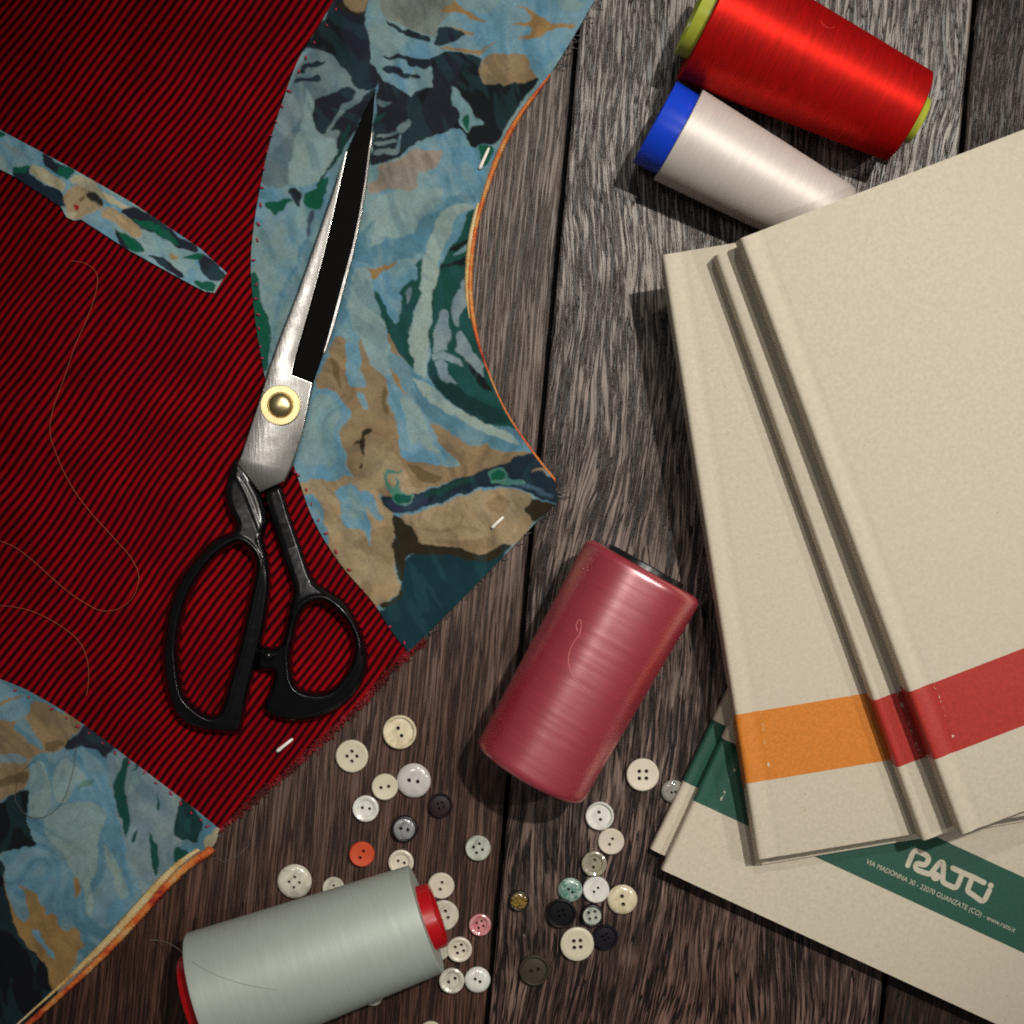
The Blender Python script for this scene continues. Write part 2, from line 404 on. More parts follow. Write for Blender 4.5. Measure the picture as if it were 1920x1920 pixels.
 ('D','teal',[(1130,0),(1420,0),(1460,350),(1520,680),(1640,1100),(1790,1430),(1870,1600),(1920,1700),(1700,1650),(1500,1580),(1300,1450),(1100,1290),(1020,1180),(980,1060),(1010,970),(1060,880),(1020,740),(1040,480),(1030,250),(1080,170)]),
 ('D','slateb',[(1180,410),(1230,450),(1210,620),(1250,680),(1220,780),(1210,880),(1130,860),(1070,900),(1080,700),(1100,540)]),
 ('D','slateb',[(1360,150),(1420,120),(1430,370),(1340,480),(1330,600),(1290,620),(1260,450),(1260,330)]),
 ('D','slateb',[(1310,660),(1390,700),(1430,850),(1540,950),(1600,1110),(1560,1120),(1440,1010),(1380,930),(1290,880),(1290,760)]),
 ('D','slateb',[(1080,960),(1180,960),(1210,1020),(1220,1120),(1320,1220),(1260,1220),(1140,1160),(1100,1060)]),
 ('D','slateb',[(1060,900),(1130,870),(1220,900),(1350,970),(1370,1030),(1250,980),(1150,950),(1070,950)]),
 ('D','dteal',[(980,1060),(1010,970),(1060,930),(1080,1060),(1120,1160),(1250,1230),(1400,1300),(1600,1420),(1760,1460),(1860,1600),(1700,1620),(1500,1570),(1300,1450),(1100,1290),(1020,1180)]),
 ('D','bteal',[(1400,940),(1440,1010),(1600,1150),(1700,1300),(1560,1230),(1420,1060)]),
 ('D','blue',[(600,930),(700,920),(840,1040),(980,1160),(1100,1290),(1300,1460),(1500,1580),(1960,1700),(2020,1880),(1780,1900),(1650,1860),(1590,1800),(1480,1860),(1350,1810),(1250,1720),(1080,1680),(1010,1560),(940,1490),(830,1340),(760,1240),(680,1120),(620,1000)]),
 ('D','pale',[(840,1120),(1000,1220),(1300,1470),(1560,1580),(1900,1760),(1960,1830),(1700,1760),(1380,1600),(1060,1420),(900,1290)]),
 ('D','gold',[(620,1020),(680,1120),(760,1260),(830,1340),(740,1270),(650,1180)]),
 # --- lower tan ground
 ('E','tan',[(420,260),(500,100),(560,-60),(700,-60),(690,300),(740,540),(950,540),(940,450),(860,350),(900,270),(820,-30),(860,0),(1000,270),(1180,440),(1220,560),(1220,800),(1300,1000),(1320,1300),(1420,1420),(1700,1480),(1920,1500),(1920,1700),(1500,1840),(1340,1850),(1180,1850),(1080,1830),(960,1800),(860,1700),(700,1480),(700,1350),(600,1080),(760,920),(760,840),(640,690),(480,580),(300,560),(380,330)]),
 ('E','sky',[(330,540),(500,590),(640,690),(760,830),(740,920),(600,1010),(600,1100),(680,1350),(680,1500),(800,1650),(860,1780),(740,1720),(640,1720),(560,1700),(440,1630),(300,1660),(100,1720),(20,1480),(200,1000)]),
 ('E','aqua',[(340,620),(480,680),(640,800),(620,900),(520,1000),(580,1250),(600,1450),(420,1490),(100,1470),(220,1000)]),
 ('E','sky',[(700,0),(820,0),(900,270),(840,330),(860,440),(940,460),(940,540),(740,530),(700,420),(690,300)]),
 ('E','sky',[(800,590),(900,600),(940,740),(960,820),(870,780)]),
 ('E','olive',[(470,170),(600,250),(640,600),(540,480),(520,300)]),
 ('E','olive',[(1160,560),(1210,560),(1200,900),(1130,860)]),
 ('E','sky',[(1220,480),(1330,600),(1480,690),(1560,800),(1650,920),(1720,1060),(1850,1230),(1920,1280),(1920,1480),(1700,1480),(1420,1420),(1320,1280),(1300,980),(1220,700)]),
 ('E','palea',[(1340,620),(1500,700),(1600,860),(1680,1040),(1740,1200),(1850,1340),(1700,1300),(1600,1180),(1480,1240),(1420,1150),(1390,900)]),
 ('D','tan',[(1010,1560),(1080,1680),(1200,1690),(1260,1730),(1350,1810),(1480,1860),(1590,1800),(1650,1870),(1780,1900),(2000,1900),(2000,1980),(1240,1920),(1130,1840),(1060,1690)]),
 ('F','tan',[(560,150),(700,250),(780,310),(900,390),(1040,410),(1120,380),(1180,440),(1340,470),(1480,460),(1620,480),(1350,580),(960,680),(700,800),(450,860),(330,880),(300,700),(350,560),(700,600),(850,640),(840,560),(760,470),(640,340)]),
 ('E','beige',[(960,1110),(1130,1140),(1180,1250),(1260,1360),(1400,1430),(1440,1560),(1500,1740),(1700,1760),(1500,1840),(1340,1840),(1200,1800),(1160,1700),(1100,1800),(960,1650),(900,1500),(920,1300)]),
 ('F','olive',[(350,560),(480,640),(700,720),(620,800),(450,740),(380,640)]),
 ('E','brown',[(940,1010),(1020,1080),(950,1110),(920,1250),(910,1380),(880,1330),(890,1200),(780,1250),(840,1180),(900,1140)]),
 ('E','brown',[(880,1460),(910,1480),(900,1560),(870,1530)]),
 ('G','beige',[(60,0),(450,-60),(900,0),(900,150),(1050,340),(1100,560),(1040,600),(1060,900),(1150,1060),(1130,1120),(1050,1200),(930,1250),(840,1300),(400,680),(180,250)]),
 ('G','tan',[(600,620),(760,560),(960,450),(1080,480),(1080,580),(1040,640),(1050,860),(920,760),(760,760)]),
 ('G','sky',[(150,130),(260,150),(340,260),(350,420),(420,600),(400,680),(260,420)]),
 ('G','palea',[(250,280),(300,290),(320,350),(270,360)]),
 ('G','sky',[(460,100),(620,50),(720,90),(780,260),(800,380),(830,560),(860,700),(770,530),(700,490),(600,480),(510,370),(540,290),(480,180)]),
 ('G','aqua',[(600,60),(690,130),(750,280),(730,420),(600,360),(640,280),(580,150)]),
 ('G','sky',[(750,100),(830,130),(920,300),(960,380),(930,420),(800,280),(730,180)]),
 ('E','sky',[(130,1500),(400,1510),(600,1560),(640,1640),(540,1690),(430,1640),(260,1660),(110,1690)]),
 ('F','petrol',[(330,1490),(640,1500),(880,1530),(1150,1560),(1400,1400),(1000,1880),(700,2150),(200,2650),(0,2400),(260,1860),(290,1780)]),
 ('G','petrol',[(1180,740),(1900,770),(1990,980),(1500,1460),(1180,1800),(860,1350),(960,1310),(1080,1250),(1150,1150),(1150,950)]),
 ('F','brown',[(180,1100),(240,1100),(380,1200),(440,1290),(500,1390),(700,1430),(840,1410),(960,1450),(1050,1480),(1200,1430),(1210,1380),(1420,1390),(1300,1480),(1150,1560),(880,1530),(640,1500),(330,1490),(310,1640),(290,1780),(220,1640),(180,1400),(240,1320)]),
 ('F','brown',[(1480,1040),(1620,930),(1740,960),(1860,1000),(1600,1200),(1560,1090)]),
 ('G','brown',[(900,1260),(1050,1210),(1140,1110),(1150,1160),(1080,1250),(960,1310)]),
 ('F','beige',[(240,1100),(480,1060),(620,1010),(860,930),(1000,860),(1100,840),(1230,850),(1400,830),(1500,880),(1610,930),(1560,1000),(1480,1040),(1560,1090),(1600,1180),(1540,1300),(1400,1420),(1280,1380),(1200,1440),(1050,1480),(960,1450),(840,1410),(700,1430),(500,1390),(440,1290),(380,1200)]),
 ('F','tan',[(460,1220),(700,1250),(860,1180),(870,1050),(890,1060),(890,1180),(1000,1240),(1150,1260),(1000,1270),(860,1210),(720,1280),(500,1250)]),
 ('F','tan',[(1100,950),(1300,900),(1400,950),(1300,1080),(1150,1060)]),
 ('F','tan',[(600,1340),(1000,1330),(1240,1290),(1180,1430),(1040,1470),(840,1400),(640,1410)]),
 ('F','nteal',[(70,890),(180,900),(480,880),(720,800),(960,680),(1100,640),(1340,580),(1480,500),(1640,470),(1760,640),(1560,660),(1740,680),(1880,800),(1900,900),(1880,990),(1740,950),(1560,900),(1430,830),(1330,820),(1200,830),(1080,800),(960,870),(800,930),(590,1000),(400,1050),(200,1090),(110,1020)]),
 ('F','green2',[(500,890),(760,800),(960,700),(1000,740),(800,840),(560,930)]),
 ('F','indigo',[(110,930),(400,930),(560,900),(560,1000),(300,1060),(190,1080)]),
 ('F','tan',[(1560,660),(1700,640),(1800,740),(1740,690)]),
 ('F','sb',[(1300,750),(1500,780),(1700,860),(1820,900),(1800,930),(1600,860),(1400,810)]),
 ('F','dull',[(1150,640),(1310,640),(1330,760),(1500,750),(1560,800),(1300,800),(1180,790)]),
 ('F','em',[(1170,690),(1230,650),(1310,680),(1290,760),(1190,770)]),
 ('F','dull',[(100,700),(160,660),(240,650),(300,610),(300,650),(200,690),(150,720),(130,760),(160,820),(220,820),(250,770),(220,720),(270,740),(290,800),(260,860),(400,900),(380,990),(290,1010),(200,960),(190,880),(120,850),(100,780)]),
 ('F','em',[(200,880),(270,890),(380,900),(370,980),(290,1000),(220,960)]),
]
LOWER = [
 ('I','sky',[(-400,-60),(0,40),(280,170),(290,210),(250,330),(130,360),(0,380),(-400,400)]),
 ('I','gold',[(-300,320),(0,220),(150,160),(230,140),(160,180),(0,250)]),
 ('I','tan',[(290,190),(400,220),(700,380),(680,440),(560,560),(540,620),(370,640),(250,700),(240,940),(0,1060),(-400,1100),(-400,380),(0,380),(130,360),(250,340)]),
 ('I','blue',[(110,440),(140,360),(230,350),(300,480),(370,610),(330,630),(200,500)]),
 ('I','slateb',[(-300,650),(0,660),(200,670),(260,690),(150,750),(0,710),(-300,700)]),
 ('I','olive',[(380,560),(480,520),(560,540),(480,620),(380,640)]),
 ('I','olive',[(-300,960),(0,880),(240,800),(240,900),(0,960),(-300,1040)]),
 ('I','navy',[(540,570),(660,480),(700,400),(860,440),(1020,580),(920,720),(880,680),(840,620),(700,590),(560,630)]),
 ('I','bteal',[(-400,1100),(0,1070),(120,1000),(240,940),(230,1130),(250,1250),(320,1470),(180,1460),(50,1470),(0,1500),(-400,1560)]),
 ('I','palea',[(250,790),(330,710),(390,760),(430,880),(440,1050),(420,1150),(350,1210),(250,1190),(240,1000)]),
 ('I','palea',[(480,760),(560,690),(620,760),(720,800),(740,870),(640,920),(560,1080),(480,1060),(440,950)]),
 ('I','palea',[(380,1190),(560,1080),(700,1060),(860,1080),(920,1180),(880,1280),(860,1420),(820,1600),(740,1920),(690,1800),(640,1700),(560,1520),(420,1420),(370,1280)]),
 ('I','slateb',[(900,700),(980,640),(1180,700),(1500,960),(1640,1100),(1500,1700),(1250,1900),(1150,1700),(1000,1200),(950,900)]),
 ('I','dull',[(660,980),(700,890),(820,870),(780,950)]),
 ('I','teal',[(1030,680),(1100,670),(1090,800),(1070,960),(1110,1130),(1110,1300),(1080,1400),(1040,1240),(980,1080),(970,900),(1040,780)]),
 ('I','teal',[(1110,1420),(1150,1320),(1200,1280),(1160,1390)]),
 ('I','teal',[(1120,810),(1160,740),(1190,740),(1150,800)]),
 ('I','teal',[(1350,940),(1370,1100),(1360,1160),(1330,1150),(1345,1050)]),
 ('I','dteal',[(1560,1010),(1770,1220),(1720,1320),(1690,1440),(1600,1390),(1490,1360),(1500,1150)]),
 ('I','teal',[(1600,1200),(1660,1200),(1640,1340),(1580,1300)]),
 ('I','teal',[(1290,1320),(1340,1460),(1380,1600),(1350,1730),(1310,1620),(1280,1450)]),
 ('I','teal',[(1480,1440),(1640,1480),(1480,1620)]),
 ('I','palea',[(1120,850),(1190,850),(1180,930),(1100,1020)]),
 ('I','palea',[(880,1430),(960,1500),(1060,1680),(1110,1870),(1020,1920),(960,1700)]),
 ('J','palea',[(820,350),(880,400),(800,620),(840,800),(830,1000),(740,820),(770,560)]),
 ('I','cream',[(1740,1390),(1900,1270),(1900,1470),(1780,1500)]),
 ('J','bnavy',[(-300,400),(0,440),(40,480),(50,740),(90,830),(130,1050),(200,1150),(240,1250),(310,1260),(350,1350),(410,1370),(440,1560),(560,1640),(240,2000),(-300,2200)]),
 ('J','gold',[(160,630),(220,720),(340,740),(360,830),(420,880),(390,960),(500,940),(530,1050),(620,1100),(690,1020),(730,1140),(790,1200),(720,1240),(700,1350),(640,1450),(540,1640),(440,1560),(410,1370),(350,1350),(310,1260),(240,1250),(130,1050),(90,830),(50,740),(60,730),(170,1000),(260,1000),(240,800)]),
 ('J','sky',[(290,1050),(350,1080),(440,1220),(490,1340),(460,1350),(380,1180),(290,1110)]),
 ('J','gold',[(660,600),(710,610),(700,780),(670,780)]),
 ('J','tan',[(30,520),(50,740),(90,830),(130,1050),(110,900),(70,780)]),
]
STRIP = [
 ('K','em',[(-200,-20),(0,60),(50,90),(0,120),(-200,60)]),
 ('K','navy',[(340,240),(560,370),(500,410),(330,330)]),
 ('K','em',[(480,350),(640,390),(560,460),(480,410)]),
 ('K','nteal',[(120,350),(240,350),(230,420),(400,520),(530,580),(520,710),(110,450)]),
 ('K','em',[(120,350),(240,350),(200,420),(130,400)]),
 ('K','cream',[(250,350),(340,350),(560,470),(530,580),(400,510),(230,410)]),
 ('K','slateb',[(0,150),(240,290),(230,310),(0,180)]),
 ('K','cream',[(580,450),(640,420),(850,530),(1090,680),(1060,700),(920,670),(700,540),(600,490)]),
 ('K','sky',[(760,490),(900,560),(1100,670),(1000,640),(850,580)]),
 ('K','beige',[(580,520),(660,510),(830,620),(850,680),(800,720),(640,790),(580,800),(530,720),(520,620)]),
 ('K','red',[(585,660),(620,670),(650,705),(610,715)]),
 ('K','dark',[(720,560),(840,620),(845,680),(780,650),(700,600)]),
 ('K','olive',[(640,620),(680,590),(700,610),(650,660)]),
 ('K','cream',[(550,720),(600,710),(630,740),(590,800),(540,770)]),
 ('K','beige',[(840,690),(900,680),(1060,770),(1190,890),(1110,950),(960,840),(820,770)]),
 ('K','sky',[(640,790),(830,780),(920,880),(960,980),(830,900)]),
 ('K','navy',[(980,710),(1100,660),(1500,950),(1660,1040),(1500,1100),(1200,890),(1060,770)]),
 ('K','em',[(1080,770),(1250,830),(1500,980),(1430,990),(1200,880)]),
 ('K','em',[(930,870),(1120,950),(1210,1050),(1100,1060),(980,1000)]),
 ('K','navy',[(930,870),(970,990),(1060,1040),(960,880)]),
 ('K','aqua',[(1130,940),(1250,900),(1420,990),(1640,1080),(1560,1160),(1700,1270),(1500,1180),(1380,1100)]),
 ('K','gold',[(1370,1050),(1470,1090),(1440,1120),(1390,1090)]),
 ('K','navy',[(1200,1060),(1380,1120),(1480,1220),(1500,1290),(1280,1160)]),
 ('K','em',[(1550,1300),(1780,1290),(1760,1400),(1680,1390)]),
 ('K','em',[(1480,1100),(1660,1060),(1700,1100),(1560,1140)]),
 ('K','navy',[(1590,1150),(1680,1060),(1860,1230),(1790,1290),(1700,1280)]),
]
FABRIC_GAIN = 0.84

def chaikin(P):
    P = np.array(P, float); Q = np.roll(P, -1, 0)
    out = np.empty((len(P) * 2, 2)); out[0::2] = 0.8 * P + 0.2 * Q; out[1::2] = 0.2 * P + 0.8 * Q
    return out
def inside(P, X, Y):
    r = np.zeros(X.shape, bool); x0, y0 = P[-1]
    for x1, y1 in P:
        c = ((y1 > Y) != (y0 > Y))
        if y1 != y0: r ^= c & (X < (x0 - x1) * (Y - y1) / (y0 - y1) + x1)
        x0, y0 = x1, y1
    return r
def vnoise(X, Y, cell, seed):
    rs = np.random.RandomState(seed); T = rs.rand(256, 256)
    x = X / cell + 1000; y = Y / cell + 1000
    xi = np.floor(x).astype(int); yi = np.floor(y).astype(int)
    fx = x - xi; fy = y - yi; fx = fx * fx * (3 - 2 * fx); fy = fy * fy * (3 - 2 * fy)
    g = lambda a, b: T[a % 256, b % 256]
    return (g(xi, yi) * (1 - fx) + g(xi + 1, yi) * fx) * (1 - fy) + (g(xi, yi + 1) * (1 - fx) + g(xi + 1, yi + 1) * fx) * fy
def paint(polys, X, Y, base, base2, gain=1.0):
    wx = (vnoise(X, Y, 26, 1) - .5) * 8 + (vnoise(X, Y, 9, 2) - .5) * 4.5
    wy = (vnoise(X, Y, 26, 3) - .5) * 8 + (vnoise(X, Y, 9, 4) - .5) * 4.5
    shapes = []
    for crop, colr, pts in polys:
        ox, oy, sz = CROP[crop]; k = sz / 1920.0
        P = chaikin(chaikin([(ox + a * k, oy + b * k) for a, b in pts]))
        shapes.append((P, P.min(0), P.max(0), np.array(lin(PAL[colr]))))
    acc = 0
    for jx, jy in ((-1.1, -.5), (1.1, .5), (-.5, 1.1), (.5, -1.1)):       # soft bleeding edges
        XX, YY = X + wx + jx, Y + wy + jy
        t = np.clip((vnoise(XX, YY, 55, 5) * .6 + vnoise(XX, YY, 18, 6) * .4 - .35) / .3, 0, 1)[:, None]
        C = np.array(lin(PAL[base])) * (1 - t) + np.array(lin(PAL[base2])) * t
        for P, lo, hi, c in shapes:
            sel = np.where((XX > lo[0]) & (XX < hi[0]) & (YY > lo[1]) & (YY < hi[1]))[0]
            if len(sel): C[sel[inside(P, XX[sel], YY[sel])]] = c
        acc = acc + C
    C = acc / 4
    # brush strokes within the petals and leaves
    bx = X + (vnoise(X, Y, 90, 31) - .5) * 90; by = Y + (vnoise(X, Y, 90, 32) - .5) * 90
    u = bx * .45 + by * .89; v = bx * .89 - by * .45
    n = vnoise(u * .32, v, 20, 33) * .7 + vnoise(u * .3, v, 8, 34) * .3
    hi_ = np.clip((n - .52) / .10, 0, 1)[:, None]; lo_ = np.clip((.42 - n) / .10, 0, 1)[:, None]
    blue = ((C[:, 2] > C[:, 0] * 1.15) & (C[:, 1] > .10))[:, None]; dark = (C.max(1) < .10)[:, None]; warm = ~blue & ~dark
    C = np.where(blue, C * (1 - .26 * hi_) + np.array(lin((150, 172, 170))) * .26 * hi_, C)
    C = np.where(blue, C * (1 - .32 * lo_) + np.array(lin((58, 104, 122))) * .32 * lo_, C)
    C = np.where(warm, C * (1 + .16 * hi_ - .20 * lo_), C)
    C = np.where(dark, C * (1 - .25 * hi_) + np.array(lin((40, 84, 92))) * .25 * hi_, C)
    mot = 1 + (vnoise(X, Y, 14, 8) - .5) * .20 + (vnoise(X, Y, 40, 9) - .5) * .22 + (vnoise(X, Y, 5, 10) - .5) * .12
    hue = (vnoise(X, Y, 30, 14) - .5)[:, None] * np.array([-.10, .02, .12])
    return np.clip(C * mot[:, None] * (1 + hue) * FABRIC_GAIN * gain, 0, 0.9)

def undul(X, Y):
    curl = .0030 * np.exp(-((X - 1050) ** 2 + (Y - 930) ** 2) / 95 ** 2) + .0022 * np.exp(-((X - 405) ** 2 + (Y - 1575) ** 2) / 70 ** 2)
    side = np.clip((vnoise(X, Y, 120, 23) - .3), 0, 1) * .0016 * np.clip((X - 760) / 200, 0, 1)
    return (vnoise(X, Y, 170, 21) - .5) * 0.0014 + (vnoise(X, Y, 60, 22) - .5) * 0.0005 + curl + side

def cloth(name, outline, step, z, thick, mat, parent, painter=None, sm=5, zfun=None, holes=()):
    O = np.array([p[:2] for p in (smooth_path(outline, sm, True) if sm else outline)], float)
    lo, hi = O.min(0) - step, O.max(0) + step
    xs = np.arange(lo[0], hi[0] + step, step); ys = np.arange(lo[1], hi[1] + step, step)
    GX, GY = np.meshgrid(xs, ys); nx, ny = len(xs), len(ys)
    ins = inside(O, GX.ravel(), GY.ravel())
    rings = [O] + [np.array(h_, float) for h_ in holes]
    for h_ in rings[1:]: ins &= ~inside(h_, GX.ravel(), GY.ravel())
    ins = ins.reshape(ny, nx)
    cell = ins[:-1, :-1] | ins[1:, :-1] | ins[:-1, 1:] | ins[1:, 1:]
    used = np.zeros((ny, nx), bool)
    used[:-1, :-1] |= cell; used[1:, :-1] |= cell; used[:-1, 1:] |= cell; used[1:, 1:] |= cell
    X, Y = GX[used].copy(), GY[used].copy(); I = ins[used]
    # pull the outer ring of vertices onto the outline
    A = np.concatenate(rings); B = np.concatenate([np.roll(q, -1, 0) for q in rings]); D = B - A; L2 = (D ** 2).sum(1) + 1e-9
    for i in np.where(~I)[0]:
        p = np.array([X[i], Y[i]]); t = np.clip(((p - A) * D).sum(1) / L2, 0, 1); Q = A + D * t[:, None]
        j = ((Q - p) ** 2).sum(1).argmin(); X[i], Y[i] = Q[j]
    idx = -np.ones((ny, nx), int); idx[used] = np.arange(used.sum())
    cy, cx = np.where(cell)
    F = np.stack([idx[cy, cx], idx[cy + 1, cx], idx[cy + 1, cx + 1], idx[cy, cx + 1]], 1)
    Z = z + (zfun(X, Y) if zfun else undul(X, Y))
    k = S * (H - Z) / H
    V = np.stack([(X - 960) * k, (960 - Y) * k, Z], 1)
    C = painter(X, Y) if painter else None
    # thickness at the border
    E = np.concatenate([F[:, [0, 1]], F[:, [1, 2]], F[:, [2, 3]], F[:, [3, 0]]])
    key = np.sort(E, 1); u, inv, cnt = np.unique(key, axis=0, return_inverse=True, return_counts=True)
    be = E[cnt[inv.ravel()] == 1]
    bv = np.unique(be); mp = {v: len(V) + i for i, v in enumerate(bv)}
    V2 = V[bv].copy(); V2[:, 2] -= thick
    V = np.concatenate([V, V2])
    if C is not None: C = np.concatenate([C, C[bv]])
    faces = [tuple(f) for f in F] + [(b, a, mp[a], mp[b]) for a, b in be]
    o = mesh(name, V, faces, mat, parent, True)
    if C is not None:
        at = o.data.color_attributes.new('pattern', 'FLOAT_COLOR', 'POINT')
        at.data.foreach_set('color', np.concatenate([C, np.ones((len(C), 1))], 1).astype(np.float32).ravel())
    return o

def fabric_print():
    M = NT('printed_cotton'); at = M.n('ShaderNodeAttribute', attribute_name='pattern')
    co = M.coord('Object')
    wv = M.noise(co, 2600, 2); wv2 = M.noise(M.mapping(co, (500, 3000, 1)), 1.0, 2); wv3 = M.noise(M.mapping(co, (3000, 500, 1)), 1.0, 2)
    w = M.math('ADD', M.math('MULTIPLY', wv2, 0.5), M.math('MULTIPLY', wv3, 0.5))
    w = M.math('ADD', M.math('MULTIPLY', w, 0.6), M.math('MULTIPLY', wv, 0.4))
    c = M.mix(1.0, at.outputs['Color'], M.ramp(w, [(0.3, 0.66), (0.7, 1.30)]), 'MULTIPLY')
    M.l(c, M.p.inputs['Base Color']); M.set(Roughness=0.85)
    M.p.inputs['Specular IOR Level'].default_value = 0.2
    M.p.inputs['Sheen Weight'].default_value = 0.08
    M.bump(w, 0.35, 0.0003)
    return M.m
PRINT = fabric_print()

def red_rib():
    M = NT('red_ribbed_cotton'); co = M.coord('Object')
    ang = math.radians(53)
    sep = M.n('ShaderNodeSeparateXYZ'); M.l(co, sep.inputs[0])
    u = M.math('SUBTRACT', M.math('MULTIPLY', sep.outputs[0], math.sin(ang)), M.math('MULTIPLY', sep.outputs[1], math.cos(ang)))
    wob = M.noise(co, 9, 2); wob2 = M.noise(co, 60, 2)
    u = M.math('ADD', u, M.math('MULTIPLY', wob, 0.013))
    u = M.math('ADD', u, M.math('MULTIPLY', wob2, 0.0006))
    ph = M.math('MULTIPLY', u, 2 * math.pi / (13.4 * S))
    s = M.math('ADD', M.math('MULTIPLY', M.math('SINE', ph), 0.5), 0.5)
    fine = M.noise(co, 1500, 3)
    s2 = M.math('ADD', s, M.math('MULTIPLY', M.math('SUBTRACT', fine, 0.5), 0.45))
    pat = M.noise(co, 40, 3)
    red = M.mix(M.ramp(pat, [(0.35, 0.0), (0.65, 1.0)]), (0.19, 0.0012, 0.004), (0.29, 0.002, 0.006))
    c = M.mix(M.ramp(s2, [(0.20, 0.0), (0.85, 1.0)]), (0.016, 0.0012, 0.002), red)
    M.l(c, M.p.inputs['Base Color']); M.set(Roughness=0.8)
    M.p.inputs['Specular IOR Level'].default_value = 0.04
    M.bump(M.math('ADD', s, M.math('MULTIPLY', fine, 0.3)), 0.5, 0.0006)
    return M.m
RED = red_rib()

def variegated(name, stops, scale):
    M = NT(name); co = M.coord('Object')
    f = M.noise(co, scale, 3, 0.6); f2 = M.noise(co, scale * 9, 2)
    f = M.math('ADD', M.math('MULTIPLY', f, 0.8), M.math('MULTIPLY', f2, 0.2))
    M.l(M.ramp(f, stops), M.p.inputs['Base Color']); M.set(Roughness=0.6)
    return M.m
OVER = variegated('orange_overlock_thread', [(0.34, (0.30, 0.012, 0.012)), (0.44, (0.62, 0.10, 0.02)), (0.54, (0.66, 0.24, 0.05)), (0.66, (0.62, 0.48, 0.22))], 75)
OVER_Y = variegated('yellow_overlock_thread', [(0.35, (0.50, 0.26, 0.06)), (0.5, (0.66, 0.50, 0.22)), (0.65, (0.70, 0.62, 0.38))], 120)
FRAY_RED = variegated('red_raw_edge_thread', [(0.40, (0.07, 0.001, 0.003)), (0.56, (0.24, 0.003, 0.008)), (0.66, (0.36, 0.02, 0.03)), (0.74, (0.65, 0.30, 0.24))], 160)
FRAY_DARK = variegated('grey_raw_edge_thread', [(0.4, (0.04, 0.035, 0.04)), (0.6, (0.18, 0.17, 0.17))], 300)

garment = empty('garment_piece', W(500, 900, 0.0))
tag(garment, 'unfinished garment piece in red ribbed cotton with blue floral facings, lying under the scissors', 'garment')
gm = garment.matrix_basis.copy(); ginv = Matrix.Translation(-Vector(garment.location))
def gchild(o):
    """shift a part built in table space under the garment's origin"""
    o.parent = garment; o.matrix_local = ginv @ Matrix.Translation(o.location); return o

armhole = [(1175,-95),(1115,0),(1080,60),(1030,140),(975,212),(935,285),(905,370),(888,440),(880,520),(883,580),(895,640),(918,705),(950,775),(1000,850),(1040,900)]
inner_edge = [(765,1222),(730,1178),(700,1130),(640,1060),(590,980),(560,900),(540,840),(505,740),(488,660),(476,580),(470,500),(475,430),(488,350),(505,270),(530,190),(560,110),(600,45),(632,-10),(690,-100)]
lower_edge = [(1046,940),(1000,985),(930,1058),(860,1130),(800,1190),(765,1224)]
low_in = [(-130,1225),(0,1274),(60,1300),(150,1355),(250,1430),(350,1506),(412,1556)]
low_out = [(408,1562),(396,1590),(330,1640),(200,1782),(60,1912),(-60,2020)]
def densify(pts, sm=6): return [tuple(p) for p in smooth_path(pts, sm)]
arm_s, inn_s, low_s, lin_s, lout_s = (densify(p) for p in (armhole, inner_edge, lower_edge, low_in, low_out))

full = arm_s + low_s[:-1] + [(765,1232),(700,1302),(640,1362),(560,1436),(480,1502),(414,1556)] + lout_s + [(-150,2020),(-150,-110),(600,-110)]
shrunk = [(p[0] - 5, p[1] - 3) for p in full]
red = cloth('red_panel', shrunk, 6.0, 0.0011, 0.0009, RED, garment, sm=0); gchild(red)
up_face = arm_s + low_s + inn_s[1:]
fac = cloth('floral_facing', up_face, 2.0, 0.0019, 0.0014, PRINT, garment, lambda X, Y: paint(MAIN, X, Y, 'aqua', 'sky'), sm=0); gchild(fac)
lowf = lin_s + lout_s + [(-130,2020)]
fac2 = cloth('floral_facing', lowf, 2.0, 0.0019, 0.0014, PRINT, garment, lambda X, Y: paint(LOWER, X, Y, 'sky', 'blue'), sm=0); gchild(fac2)
Kx = lambda pts: [(a * 440 / 1920, 230 + b * 440 / 1920) for a, b in pts]
strip_out = Kx([(-640,-260),(-300,-100),(0,60),(340,240),(600,380),(1090,660),(1640,1030),(1852,1228),(1752,1392),(1680,1382),(1560,1322),(1050,1042),(660,790),(600,800),(540,772),(500,690),(120,442),(0,382),(-300,235),(-640,80)])
strip = []
for a, b in zip(strip_out, strip_out[1:] + strip_out[:1]):
    for k in range(8): strip.append((a[0] + (b[0] - a[0]) * k / 8, a[1] + (b[1] - a[1]) * k / 8))
welt = cloth('pocket_welt', strip, 1.6, 0.0023, 0.0016, PRINT, garment, lambda X, Y: paint(STRIP, X, Y, 'palea', 'sky', 1.3), sm=0); gchild(welt)
tag(welt, 'floral pocket welt strip on the red ribbed cotton')

def z_cloth(x, y): return 0.0021 + float(undul(np.array([float(x)]), np.array([float(y)]))[0])

